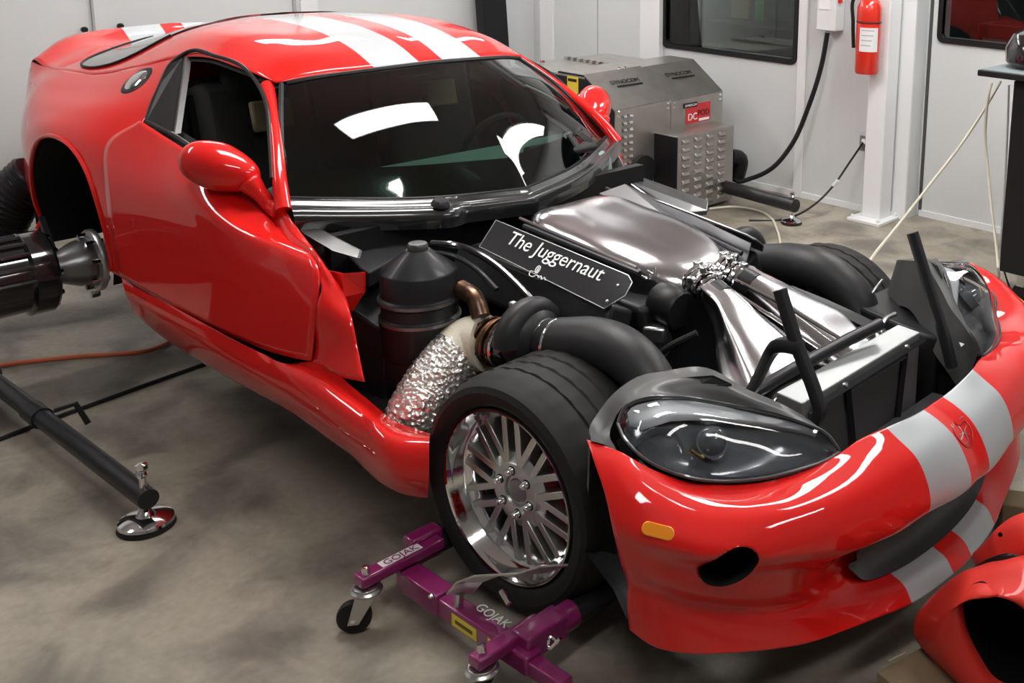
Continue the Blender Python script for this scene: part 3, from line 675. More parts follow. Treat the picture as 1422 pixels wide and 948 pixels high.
def head(s):
    f = (lambda g: g) if s == 1 else flipy
    hs = Gl.copy(); e = np.linspace(0, 1, 20)[:, None, None]; u = np.linspace(0, 1, 40)[None, :, None]
    dep = (np.sin(np.pi*np.clip(e, 0, 1))**.5)*(np.sin(np.pi*u)**.5)
    inner = ctr+(Gl-ctr)*.965-nl*(.012+.075*dep)
    H = MB().grid(f(inner)).build('headlight', mat('smoked_housing', (.075, .08, .088), .2, 0, .5), car, angle=180)
    MB().grid(f(Gl)).build('lens', LENS, H, angle=180)
    rim = np.vstack([Gl[0], Gl[-1][::-1]])
    MB().tube(f(rim), .0045, 6).build('lens_rim', GREYBLK, H)
    band = []
    for k in range(8):
        row = []
        for i in range(2, 36):
            jl = np.interp(i, (0, 5, 10, 18, 28, 39), (13, 12, 8, 5.5, 3.5, 1)); j = jl*k/7; j0 = int(j); g_ = Gl[j0, i]*(1-(j-j0))+Gl[min(j0+1, 19), i]*(j-j0)
            row.append(ctr+(g_-ctr)*.95-nl*(.010+.004*k+.02*(k == 7)))
        band.append(row)
    MB().grid(f(np.array(band))).build('bezel', mat('silver_bezel', (.62, .63, .64), .4), H, angle=180)
    c = P(916, 624, y=-.775)-nl*.035
    MB().lathe([(.060, .004), (.052, -.020), (.034, -.034), (.012, -.042), (.0, -.042)], c*V(1, s, 1), (nl+V(.2, 0, -.2))*V(1, s, 1), 24).build('reflector', CHROME, H)
    c = P(992, 606, y=-.68)-nl*.045
    MB().lathe([(.0, .030), (.015, .026), (.027, .014), (.033, .0), (.038, -.002), (.038, -.03)], c*V(1, s, 1), nl*V(1, s, 1), 24).build('projector', mat('projector_glass', (.10, .11, .12), .04, 0, 1), H)
    q = P(960, 620, y=-.74)-nl*.03; q2 = P(978, 632, y=-.72)-nl*.03
    MB().tube([q*V(1, s, 1), q2*V(1, s, 1)], .006, 10).build('bulb', mat('brass_bulb', (.7, .5, .2), .2, 1), H)
    # satin shroud behind the lamp
    sh = [A('820,612,y-.888 827,578,y-.75 851,547,y-.685 890,521,y-.62 918,516,y-.595 980,510,y-.54 1037,540,y-.49 1082,559,y-.44 1120,580,y-.41 1160,614,y-.385'),
          A('836,616,y-.88 838,584,y-.755 857,556,y-.715 892,538,y-.675 925,532,y-.645 986,533,y-.57 1041,553,y-.51 1092,570,y-.442 1131,590,y-.405 1163,618,y-.386'),
          A('856,626,y-.85 849,592,y-.775 864,565,y-.742 893,552,y-.712 930,549,y-.665 990,556,y-.58 1045,566,y-.513 1100,580,y-.445 1140,597,y-.40 1165,622,y-.387')]
    Gh = surf(sh, 40, 10); Gh2 = np.concatenate([Gh[:1]+V(-.03, .02, -.16), Gh])
    MB().grid(f(Gh2)).build('headlight_shroud', SHROUD, car)
    pl = A('925,530,y-.63 990,525,y-.56 1016,537,y-.53 952,545,y-.62')
    MB().prism(f(pl+V(0, 0, .002)), (0, 0, .006)).build('shroud_plate', SATIN, car, smooth=False)
both(head)

# ------------------------------------------------------------------ engine
def plane_hit(px, py, p0, n):
    d = np.array([(px-CX)/FPX, -(py-CY)/FPX, 1.0]) @ R3
    return CAM+((p0-CAM)@n)/(d@n)*d
eng = MB().hexa([(-.85, -.20, .30), (.02, -.20, .30), (.02, .20, .30), (-.85, .20, .30)], [(-.85, -.26, .74), (-.02, -.26, .72), (-.02, .26, .72), (-.85, .26, .74)])
eng.build('engine_block', BLACK, car, bevel=.02)
vc = [(-.78, -.30, .60), (-.05, -.30, .57), (-.05, -.40, .62), (-.78, -.40, .65)]
for s in (1, -1):
    MB().hexa([V(*q)*V(1, s, 1) for q in vc], [V(*q)*V(1, s, 1)+V(0, .055*s, .13) for q in vc]).build('valve_cover', SATIN, car, bevel=.015)
pl = A('690,307,y-.29 871,380,y-.285 876,389,y-.297 867,409,y-.33 840,430,y-.37 667,344,y-.37')
e1 = pl[4]-pl[5]; e2 = pl[0]-pl[5]; npl = np.cross(e1, e2); npl /= np.linalg.norm(npl); npl = npl if npl[1] < 0 else -npl
pl = np.array([q-((q-pl[5])@npl)*npl for q in pl])
def name_plate(s):
    q = pl if s == 1 else flipy(pl)
    o = MB().prism(q, npl*V(1, s, 1)*.006).build('name_plate', PLATE, car, smooth=False, bevel=.0015, label='dark engine plate with white lettering' if s == 1 else None)
    MB().tube(np.vstack([q[:5], q[5:], q[:1]])+npl*V(1, s, 1)*.006, .0018, 6).build('plate_edge', BRUSHED, o)
    return o
np_r = name_plate(1); name_plate(-1)
p0 = pl[5]+npl*.0075
t0 = plane_hit(701, 337, p0, npl); t1 = plane_hit(832, 390, p0, npl)
text_obj('lettering', 'The Juggernaut', WHITE, np_r, t0, t1-t0, (e2 if np.cross(t1-t0, e2)@npl > 0 else e2), 1, .0006, fit=np.linalg.norm(t1-t0))
k0 = plane_hit(745, 377, p0, npl); yd = e2/np.linalg.norm(e2); xd = e1/np.linalg.norm(e1)
lg = MB(); ring = [k0+yd*.008+xd*.008*math.cos(t)+yd*.013*math.sin(t) for t in np.linspace(0, 2*math.pi, 20)]
lg.tube(np.array(ring), .0018, 6); lg.tube([k0-yd*.003, k0+yd*.016], .0022, 6); lg.tube([k0+xd*.006-yd*.004, k0+xd*.006+yd*.012], .0018, 6)
lg.build('emblem', WHITE, np_r)
sq_ = [plane_hit(*q, p0, npl) for q in ((741, 377), (737, 376), (735, 381), (740, 384), (746, 382), (748, 386), (751, 383), (752, 388), (756, 385), (757, 389))]
MB().tube(np.array(sq_), .0016, 6, 40).build('script_mark', WHITE, np_r)
for q in ((858, 396), (843, 418)):
    MB().lathe([(0, .003), (.004, .0025), (.005, 0)], plane_hit(*q, p0, npl), npl, 10).build('screw', STEEL, np_r)
# intake plenum
pls = rows3('''
-.72,-.10,.76 -.715,-.09,.825 -.71,.03,.845 -.715,.15,.825 -.72,.16,.76
-.63,-.175,.755 -.63,-.155,.845 -.63,.03,.872 -.63,.20,.85 -.63,.215,.76
-.42,-.195,.745 -.42,-.17,.835 -.42,.03,.866 -.42,.21,.845 -.42,.23,.75
-.20,-.195,.73 -.20,-.165,.812 -.20,.02,.842 -.20,.20,.825 -.20,.22,.735
-.07,-.165,.715 -.07,-.14,.785 -.07,.01,.815 -.07,.165,.795 -.07,.18,.72
.0,-.125,.70 .0,-.105,.765 .0,0,.790 .0,.12,.77 .0,.135,.70
.03,-.10,.69 .03,-.09,.74 .03,0,.765 .03,.10,.745 .03,.11,.69
''')
Gpl = surf(pls, 30, 40); MB().grid(Gpl).build('intake_plenum', ALU, car, angle=180)
pan = A('832,268,y.21 868,255,y.292 1043,338,y.285 1036,366,y.27 1005,352,y.20 950,322,y.20')
MB().prism(pan, (0, 0, -.012)).build('engine_side_panel', DARKALU, car, smooth=False, bevel=.003)
for k, (a, b, r, m_) in enumerate((('728,314,y-.215', '888,380,y-.19', .010, SATIN), ('722,303,y-.2', '884,372,y-.18', .006, CHROME), ('842,262,y.28', '1030,352,y.25', .009, SATIN))):
    MB().tube([A(a)[0], A(b)[0]], r, 8).build('fuel_rail', m_, car)
# throttle bodies with clamps, then flared charge pipes
def throttle(s):
    for k in range(4):
        c = V(.022+.020*k, -.062*s, .772-.006*k)
        MB().lathe([(.040, -.007), (.048, -.007), (.050, 0), (.048, .007), (.040, .007)], c, (1, -.15*s, -.25), 24).build('hose_clamp', CHROME, car, angle=30)
    o = V(.05, -.062*s, .80)
    b = MB()
    for dx, dy, dz in ((0, .03, .012), (.02, -.02, .02), (-.03, .015, .016), (.045, .02, -.004), (.0, -.05, -.01)):
        b.box(o+V(dx, dy, dz), (.022, .03, .022), rot=rotz(dx*20+.4))
    b.build('clamp_block', CHROME, car, bevel=.004)
    MB().lathe([(.042, 0), (.046, .004), (.046, .05), (.042, .054)], V(.098, -.07*s, .752), (1, -.12*s, -.3), 24).build('coupler', SATIN, car)
    secs = []
    for x, yi, yr, zt, yo, zb in ((.10, -.03, -.115, .795, -.115, .71), (.17, -.035, -.125, .775, -.15, .665), (.26, -.035, -.17, .735, -.235, .60), (.36, -.035, -.225, .695, -.32, .54), (.46, -.03, -.275, .655, -.385, .50), (.53, -.03, -.30, .635, -.40, .49)):
        h = zt-zb; q = np.array([(yi, zt-.3*h), (yi-.012, zt-.01), ((yi+yr)/2, zt), (yr+.006, zt-.008), (yr-.012, zt-.10*h), (yr*.5+yo*.5, zt-.45*h), (yo, zt-.85*h), (yo+.02, zb), ((yi+yo)/2, zb), (yi-.01, zb+.02)])
        c_ = cr(q, 36, True); secs.append(np.stack([np.full(36, x), c_[:, 0]*s, c_[:, 1]], 1))
    G_ = np.stack([cr(np.array(secs)[:, i], 24) for i in range(36)], 1)
    MB().grid(G_, True).build('charge_pipe', ALU, car, angle=180)
    MB().tube([(.11, -.03*s, .765), (.30, -.045*s, .725), (.50, -.05*s, .672)], .006, 8).build('weld_seam', CHROME, car)
both(throttle)
MB().tube(A('1036,552,y-.37 1075,528,y-.27 1140,492,y-.08 1185,468,y.06 1222,450,y.18'), .019, 12, 20).build('cross_tube', SATIN, car)
# radiator
tp = A('1078,544,z.645 1247,450,z.645 1278,461,z.635 1114,560,z.635')
rad = MB().hexa(tp+V(0, 0, -.34), tp).build('radiator', mat('matt_aluminium', (.42, .43, .43), .5, .85), car, smooth=False, bevel=.004, label='aluminium radiator tank')
fa, fb = tp[3], tp[2]; nf = np.cross(fb-fa, [0, 0, 1.0]); nf /= np.linalg.norm(nf); nf = nf if nf[0] > 0 else -nf
def rf(u, z, o=.004): return fa*(1-u)+fb*u+V(0, 0, z)+nf*o
MB().hexa([rf(.04, -.30), rf(.80, -.30), rf(.80, -.035), rf(.04, -.035)], [rf(.04, -.30, .012), rf(.80, -.30, .012), rf(.80, -.035, .012), rf(.04, -.035, .012)]).build('radiator_core', mat('fin_grey', (.12, .12, .12), .5, .6, bump=(420, .6, .004)), rad, smooth=False)
for a, b in (((.06, -.015), (.97, -.015)), ((.30, -.02), (.42, -.33)), ((.80, -.02), (.74, -.33)), ((.30, -.03), (.80, -.03))):
    MB().tube([rf(*a, .02), rf(*b, .02)], .011, 4).build('core_frame', BLACK, rad, smooth=False)
for u in (.28, .82): MB().lathe([(0, .01), (.007, .008), (.009, 0)], rf(u, -.008, .018), (nf+V(0, 0, .6)), 10).build('bolt', STEEL, rad)
# hood hinge posts
hg = A('1083,402,y-.333 1107,480,y-.333 1134,552,y-.333 1139,570,y-.333 1134,584,y-.3335 1118,600,y-.32')
MB().tube(hg, .0165, 10, 30, sq=.6).build('hinge_post', SATIN, car)
MB().tube(A('1112,482,y-.333 1088,478,y-.3335 1070,490,y-.31 1058,514,y-.33 1042,545,y-.36'), [.020, .020, .016, .014, .014], 10, 24, sq=.6).build('hinge_arm', SATIN, car)
MB().tube(A('1267,323,y.333 1290,398,y.333 1313,472,y.333 1322,510,y.333'), .0165, 10, 20, sq=.6).build('hinge_post', SATIN, car)
MB().tube(A('1098,404,z.69 1150,425,z.68 1216,456,z.66'), .020, 4, 14).build('hinge_arm', SATIN, car)
# turbochargers, hoses, exhaust
def turbo(s):
    f = (lambda g: g) if s == 1 else flipy
    c = P(737, 467, y=-.49)
    t = MB().lathe([(.04, .06), (.066, .055), (.088, .035), (.097, .005), (.092, -.03), (.080, -.05), (.06, -.06)], c*V(1, s, 1), V(.96, .10*s, -.05), 32).build('turbocharger', HOSE, car)
    sc = [c+V(-.0, .085*math.sin(a), .085*math.cos(a))*1.0 for a in np.linspace(-1.6, 3.2, 24)]
    MB().tube(f(np.array(sc)), np.linspace(.045, .022, 24), 12).build('compressor_scroll', HOSE, t)
    for k, (px, r, m_) in enumerate(((709, .088, CHROME), (699, .070, BRONZE), (692, .076, BRONZE), (685, .070, BRONZE), (679, .077, BRONZE))):
        q = P(px, 474, y=-.51); MB().lathe([(r-.012, -.006), (r, -.005), (r+.002, 0), (r, .005), (r-.012, .006)], q*V(1, s, 1), V(.96, .1*s, -.05), 28).build('turbine_ring', m_, t)
    MB().box(f(np.array([P(717, 425, y=-.49)]))[0], (.05, .02, .02)).build('clamp_bolt', STEEL, t, bevel=.004)
    ex = A('676,476,y-.52 655,478,y-.54 628,500,y-.60 600,535,y-.67 580,570,y-.72 566,610,y-.74')
    E_ = cr(ex, 40)
    MB().tube(f(E_[:11]), .086, 28).build('heat_wrap', TAN, car)
    pe = E_[9:]; rr = .084
    mb = MB(); T = np.gradient(pe, axis=0); T /= np.linalg.norm(T, axis=1)[:, None]; r0 = random.Random(4); Gx = []
    pe2 = cr(pe, 60); T = np.gradient(pe2, axis=0); T /= np.linalg.norm(T, axis=1)[:, None]; a = V(0, 0, 1)
    for i in range(60):
        a = a-(a@T[i])*T[i]; a /= np.linalg.norm(a); b = np.cross(T[i], a)
        Gx.append([pe2[i]+(rr+r0.uniform(-.0045, .0045))*(math.cos(t)*a+math.sin(t)*b) for t in np.linspace(0, 2*math.pi, 48, endpoint=False)])
    MB().grid(f(np.array(Gx)), True).build('foil_wrapped_exhaust', FOIL, car, angle=12, label='crinkled silver foil exhaust pipe')
    h = A('752,472,y-.48 790,474,y-.475 830,477,y-.47 865,490,y-.47 893,515,y-.475 912,550,y-.485 922,595,y-.49')
    MB().tube(f(h), [.060, .069, .073, .073, .070, .067, .065], 28, 40).build('intake_hose', HOSE, car, angle=180)
    for px in (759, 775):
        q = P(px, 473, y=-.478); MB().lathe([(.060, -.006), (.068, -.006), (.069, 0), (.068, .006), (.060, .006)], q*V(1, s, 1), V(1, 0, -.02), 28).build('hose_clamp', CHROME, car, angle=30)
    hd = A('895,470,y-.62 905,482,y-.60 918,500,y-.60')
both(turbo)
# canister beside the engine
cc = P(580, 340, y=-.60); cc = V(cc[0], cc[1], 0); zt = P(580, 338, y=-.60)[2]
can = MB().lathe([(.0, .0), (.112, .0), (.116, .006), (.116, .105), (.120, .110), (.120, .125), (.115, .13), (.115, .165), (.121, .172), (.121, .186), (.114, .192), (.114, .262), (.110, .270), (.040, .325), (.036, .330), (.0, .330)], cc+V(0, 0, zt-.348), (0, 0, 1), 40).build('air_filter_canister', SATIN, car, angle=40)
MB().lathe([(.028, -.02), (.031, .0), (.031, .012), (.027, .018), (.0, .018)], cc+V(0, 0, zt-.016), (0, 0, 1), 20).build('filler_cap', GREYBLK, can, angle=40)
for z in (.118, .179): MB().lathe([(.114, -.006), (.1225, -.005), (.1225, .005), (.114, .006)], cc+V(0, 0, zt-.348+z), (0, 0, 1), 40).build('band_clamp', DARKALU, can, angle=30)
MB().prism(A('548,515,y-.575 555,476,y-.565 566,464,y-.56 588,464,y-.55 580,500,y-.56 572,520,y-.57'), (0, .02, 0)).build('heat_shield', mat('brown_shield', (.10, .055, .04), .5, .3), car, smooth=False, bevel=.004)
MB().lathe([(0, 0), (.11, 0), (.115, .05), (.11, .10), (0, .10)], cc+V(0, 0, zt-.45), (0, 0, 1), 30).build('canister_base', BLACK, car)
# firewall equipment
MB().prism(A('462,330,z.77 520,318,z.77 572,330,z.77 560,352,z.77 512,378,z.77 500,372,z.77'), (0, 0, -.05)).build('fuse_box', SATIN, car, smooth=False, bevel=.006)
brk = A('402,308,z.845 432,312,z.845 499,347,z.845 496,358,z.845 462,348,z.845 424,326,z.845')
MB().prism(brk, (0, .01, -.004)).build('mounting_bracket', STEEL, car, smooth=False, bevel=.002)
MB().tube(A('600,338,y-.5 640,342,y-.48 680,362,y-.46 715,392,y-.46 745,425,y-.47'), .011, 10, 30).build('coolant_hose', GLOSSBLK, car)
MB().tube(A('596,350,y-.5 632,356,y-.49 662,374,y-.48 690,402,y-.48'), .008, 10, 30).build('coolant_hose', SATIN, car)
MB().tube(A('640,400,y-.52 660,415,y-.52 668,440,y-.53'), .028, 12, 14).build('pipe_elbow', BRONZE, car)
MB().lathe([(.0, .0), (.055, .0), (.062, .01), (.062, .09), (.055, .1), (0, .1)], P(930, 422, y=-.16)+V(-.05, 0, 0), (1, 0, -.1), 28).build('alternator_cover', BLACK, car, angle=40)
pu = P(918, 480, y=-.20)
MB().lathe([(0, 0), (.05, 0), (.055, .01), (.048, .018), (.055, .026), (.048, .034), (.055, .042), (.05, .05), (0, .05)], pu+V(-.05, 0, 0), (1, 0, 0), 28).build('pulley', DARKALU, car, angle=30)
MB().tube(A('905,500,y-.26 935,478,y-.26 968,462,y-.22'), .010, 8, 14).build('drive_belt', RUBBER, car)
MB().box(P(910, 462, y=-.22), (.07, .05, .05), rot=rotz(.5)).build('bracket', BRUSHED, car, bevel=.008)
for k, (px, py) in enumerate(((886, 392), (893, 404), (897, 383), (888, 412), (905, 376))):
    MB().tube([P(px-6, py, y=-.17), P(px+3, py+4, y=-.165), P(px+4, py-5, y=-.16)], .004, 8, 8).build('hose_fitting', STEEL, car)
# left side of the bay
MB().prism(A('1180,420,z.62 1245,392,z.62 1300,405,z.60 1310,470,z.58 1255,452,z.60'), (0, 0, -.25)).build('air_box', BLACK, car, smooth=False, bevel=.01)
MB().tube(A('1222,462,z.64 1228,445,z.66 1243,436,z.66'), .008, 8, 10).build('breather_pipe', STEEL, car)
MB().tube(A('1195,425,y.5 1212,405,y.5 1226,388,y.52'), .005, 8, 10).build('brake_line', STEEL, car)
for a in ('1058,425,y.12 1075,440,y.12', '1040,370,y.25 1052,380,y.25', '1068,432,y.2 1088,446,y.2'): MB().tube(A(a), .008, 8).build('hose_fitting', CHROME, car)
MB().box(P(1072, 415, y=.14), (.09, .09, .05), rot=rotz(.4)).build('actuator', BLACK, car, bevel=.012)
MB().prism(A('876,252,y.64 890,245,y.74 984,278,y.74 982,292,y.70 943,296,y.64'), (0, 0, -.02)).build('fender_apron', GREYBLK, car, smooth=False, bevel=.004)
MB().tube(A('874,254,y.63 914,283,y.63 942,297,y.63'), .005, 6).build('apron_edge', BRUSHED, car)
# loom and small hardware in the shadows
rr = random.Random(3)
for k in range(16):
    s = rr.choice((1, 1, -1)); x = rr.uniform(-.85, .5); y = -rr.uniform(.36, .60)*s; z = rr.uniform(.42, .62)
    MB().tube([V(x, y, z), V(x+rr.uniform(-.1, .1), y+rr.uniform(-.05, .05), z+.05), V(x+rr.uniform(-.2, .2), y+rr.uniform(-.06, .06), z+rr.uniform(-.08, .05))], rr.uniform(.004, .010), 6, 10).build('hose', rr.choice((SATIN, BLACK, GLOSSBLK)), car)
for k in range(22):
    x = rr.uniform(-.75, .6); y = -rr.uniform(.36, .62); z = rr.uniform(.40, .60)
    MB().lathe([(0, .008), (.006, .007), (.008, 0)], V(x, y, z), (rr.uniform(-.3, .6), -.6, .7), 8).build('bolt', STEEL, car)
# suspension seen behind the front wheel
def susp(s):
    for a, b, r in (((.10, -.60, .50), (.30, -.45, .44), .016), ((-.12, -.60, .50), (-.25, -.45, .46), .016), ((0, -.55, .40), (.05, -.46, .60), .030), ((.16, -.60, .30), (.3, -.4, .30), .018)):
        MB().tube([V(*a)*V(1, s, 1), V(*b)*V(1, s, 1)], r, 10).build('suspension_arm', DARKALU if r < .02 else SATIN, car)
both(susp)
# ------------------------------------------------------------------ wheel dolly
def caster(root, x, y, ang, top):
    """swivel caster: plate, fork, wheel standing on the floor"""
    c, s = math.cos(ang), math.sin(ang); d = V(c, s, 0); n = V(-s, c, 0); w = V(x, y, .045)+d*-.034
    f = MB().lathe([(0, 0), (.038, 0), (.041, .006), (.034, .012), (.034, .018), (0, .018)], V(x, y, top-.020), (0, 0, 1), 24)
    for k in (-1, 1):
        o = n*.023*k; f.hexa([w+o+d*-.014+V(0, 0, -.010), w+o+d*.014+V(0, 0, -.010), V(x, y, top-.02)+o+d*.026, V(x, y, top-.02)+o-d*.026], [q+n*.003*k for q in (w+o+d*-.014+V(0, 0, -.010), w+o+d*.014+V(0, 0, -.010), V(x, y, top-.02)+o+d*.026, V(x, y, top-.02)+o-d*.026)])
    F = f.build('caster_fork', STEEL, root, bevel=.001)
    MB().lathe([(0, -.017), (.034, -.017), (.043, -.011), (.045, 0), (.043, .011), (.034, .017), (0, .017)], w, n, 28).build('caster_wheel', BLACK, F, angle=40)
    MB().lathe([(0, -.027), (.006, -.026), (.007, .026), (0, .027)], w, n, 10).build('axle_bolt', CHROME, F)
    MB().lathe([(.0, .012), (.010, .011), (.012, .0), (.012, -.01), (0, -.01)], V(x, y, top+.040), (0, 0, 1), 12).build('kingpin_nut', CHROME, F)
def dolly(s, label):
    t = thing('wheel_dolly', label, 'dolly', (0, -.94*s, 0), None)
    f = V(1, s, 1)
    MB().box(V(.04, -.945*s, .10), (.54, .050, .052)).build('main_beam', PURPLE, t, bevel=.006)
    MB().box(V(.345, -.945*s, .095), (.16, .040, .038)).build('sliding_bar', PURPLE, t, bevel=.004)
    MB().box(V(-.12, -.945*s, .105), (.16, .060, .060)).build('beam_sleeve', PURPLE, t, bevel=.004)
    a = MB().box(V(-.225, -.955*s, .150), (.046, .25, .030)).build('caster_arm', PURPLE, t, bevel=.006)
    b = MB().box(V(.235, -.965*s, .135), (.046, .20, .030)); b.box(V(.262, -.885*s, .125), (.066, .13, .066)); b = b.build('caster_arm', PURPLE, t, bevel=.006)
    MB().lathe([(.022, 0), (.036, 0), (.037, .03), (.037, .05), (.022, .05)], V(.262, -.835*s, .125), (0, s, 0), 24).build('roller_collar', PURPLE, t)
    MB().box(V(-.262, -.86*s, .135), (.05, .10, .085)).build('roller_bracket', PURPLE, t, bevel=.008)
    MB().tube([V(.262, -.83*s, .12), V(.262, -.50*s, .12)], .031, 18).build('roller', SATIN, t)
    MB().tube([V(-.262, -.83*s, .12), V(-.262, -.50*s, .12)], .031, 18).build('roller', SATIN, t)
    caster(t, -.222, -1.058*s, math.radians(50), .134); caster(t, .235, -1.040*s, math.radians(-20), .119)
    p = A('638,822,y-.95 652,806,y-.945 676,797,y-.935 735,794,y-.915 770,783,y-.90')*f
    g = MB(); w = V(.016, .030*s, -.006)
    for i in range(len(p)-1): g.hexa([p[i]-w, p[i]+w, p[i]+w-V(0, 0, .007), p[i]-w-V(0, 0, .007)], [p[i+1]-w, p[i+1]+w, p[i+1]+w-V(0, 0, .007), p[i+1]-w-V(0, 0, .007)])
    g.build('foot_pedal', STEEL, t, bevel=.002)
    MB().tube([V(.02, -.95*s, .12), p[0]], .012, 10).build('pedal_post', STEEL, t)
    MB().tube(A('696,820,y-.95 707,838,y-.955')*f, .007, 8).build('ratchet_pawl', CHROME, t)
    MB().tube(A('776,893,y-.965 764,884,y-.97 762,899,y-.985 778,886,y-.98')*f, .0035, 6, 24).build('locking_clip', CHROME, t)
    MB().lathe([(0, .008), (.007, .006), (.008, 0)], V(-.045, -.985*s, .14), (0, 0, 1), 10).build('bolt', CHROME, t)
    if s == 1:
        l = MB().box(V(-.225, -.955, .1656), (.030, .12, .001)).build('label', WHITEP, a, smooth=False)
        text_obj('label_text', 'GOJAK', PURPLE, a, V(-.214, -1.005, .1664), (0, 1, 0), (-1, 0, 0), .024, .0004, fit=.10)
        text_obj('beam_text', 'GOJAK', WHITE, t, V(.06, -.932, .1264), (1, 0, 0), (0, 1, 0), .03, .0004, fit=.12)
        for x0, wd in ((.02, .10), (.165, .035)):
            pl_ = MB().box(V(x0+wd/2, -.9706, .098), (wd, .001, .034)).build('warning_label', YELLOW, t, smooth=False)
            MB().box(V(x0+wd/2, -.9713, .098), (wd*.7, .001, .010)).build('label_mark', mat('label_ink', (.12, .08, .02), .6), t, smooth=False)
    return t
dolly(1, 'purple wheel dolly with casters clamped under the near front wheel')
dolly(-1, 'purple wheel dolly under the far front wheel')

# ------------------------------------------------------------------ hub dynamometer pods
def outrigger(t, a, b, foot, r_=.042, k_=1.0):
    MB().tube([a, b], r_, 18).build('outrigger_arm', SATIN, t)
    q = V(b[0]-.01, b[1], 0); dr = (np.array(b)-np.array(a)); dr /= np.linalg.norm(dr); q = np.array(b)-dr*.03; q[2] = 0
    F = MB().lathe([(r*k_ if r > .02 else r, h) for r, h in ((0, .012), (.060, .012), (.064, .018), (.062, .026), (.050, .032), (.022, .038), (.016, .055), (.010, .06), (.010, .19), (0, .19))], q, (0, 0, 1), 32).build('levelling_foot', CHROME, t, angle=40)
    MB().lathe([(0, 0), (.062*k_, 0), (.066*k_, .004), (.064*k_, .015), (0, .015)], q, (0, 0, 1), 32).build('rubber_pad', RUBBER, F)
    MB().lathe([(.010, .0), (.014, .002), (.018, .012), (.014, .022), (.018, .030), (.016, .042), (0, .046)], q+V(0, 0, .162), (0, 0, 1), 20).build('jack_screw_knob', CHROME, F)
pod = thing('dynamometer_pod', 'black finned hub dynamometer drum bolted to the bare rear hub', 'dynamometer', (-2.43, -1.3, 0))
HC = V(-2.43, 0, .465)
def hy(y): return V(HC[0], y, HC[2])
MB().lathe([(0, 0), (.150, 0), (.158, .01), (.158, .08), (.142, .09), (.142, .70), (.155, .71), (.155, .80), (0, .80)], hy(-1.02), (0, -1, 0), 40).build('drum', GLOSSBLK, pod, angle=35)
for k in range(9):
    a = math.radians(20*k+5); d = V(math.cos(a), 0, math.sin(a))
    MB().tube([hy(-1.10)+d*.147, hy(-1.72)+d*.147], .010, 8).build('cooling_rib', GLOSSBLK, pod)
for k in range(10):
    a = math.radians(36*k+10); d = V(math.cos(a), 0, math.sin(a)); MB().lathe([(0, .012), (.010, .011), (.012, 0)], hy(-1.02)+d*.135, (0, 1, 0), 10).build('bolt', CHROME, pod)
ad = MB().lathe([(.0, 0), (.050, 0), (.056, .02), (.090, .10), (.092, .14), (.100, .145), (.100, .16), (0, .16)], hy(-1.02), (0, 1, 0), 36).build('hub_adapter', DARKALU, pod, angle=35)
MB().lathe([(0, 0), (.120, 0), (.124, .006), (.124, .02), (0, .02)], hy(-.87), (0, 1, 0), 40).build('adapter_flange', BRUSHED, pod, angle=35)
for k in range(8):
    a = math.radians(45*k+12); d = V(math.cos(a), 0, math.sin(a)); MB().tube([hy(-.90)+d*.100, hy(-.84)+d*.104], .011, 10).build('wheel_stud', CHROME, pod)
MB().tube([hy(-.88)+V(.0, 0, -.14), hy(-.85)+V(0, 0, -.14)], .013, 10).build('anchor_pin', CHROME, pod)
MB().prism([hy(-.98)+V(-.16, 0, .17), hy(-.98)+V(-.06, 0, .05), hy(-.98)+V(.02, 0, -.02), hy(-.98)+V(-.10, 0, -.04)], (0, .02, 0)).build('torque_arm', SATIN, pod, smooth=False)
MB().hexa([V(-2.62, -2.02, .0), V(-2.24, -2.02, .0), V(-2.24, -1.62, .0), V(-2.62, -1.62, .0)], [V(-2.54, -1.98, .34), V(-2.32, -1.98, .34), V(-2.32, -1.66, .34), V(-2.54, -1.66, .34)]).build('pedestal', SATIN, pod, bevel=.01)
MB().lathe([(0, .0), (.142, 0), (.142, .5), (0, .5)], hy(-1.5), (0, -1, 0), 32).build('drum_core', SATIN, pod, angle=40)
MB().tube([V(-2.46, -1.20, .105), V(-2.46, -1.70, .105)], .034, 16).build('cross_arm', SATIN, pod)
outrigger(pod, V(-2.5, -1.245, .105), V(-1.125, -1.222, .10), None, .031, 1.22)
MB().lathe([(.031, 0), (.037, 0), (.037, .10), (.031, .10)], V(-2.02, -1.238, .103), (1, .02, 0), 20).build('arm_collar', SATIN, pod)
MB().tube([V(-1.92, -1.20, .12), V(-1.90, -1.14, .13), V(-1.86, -1.12, .06)], .010, 8).build('arm_latch', BLACK, pod)

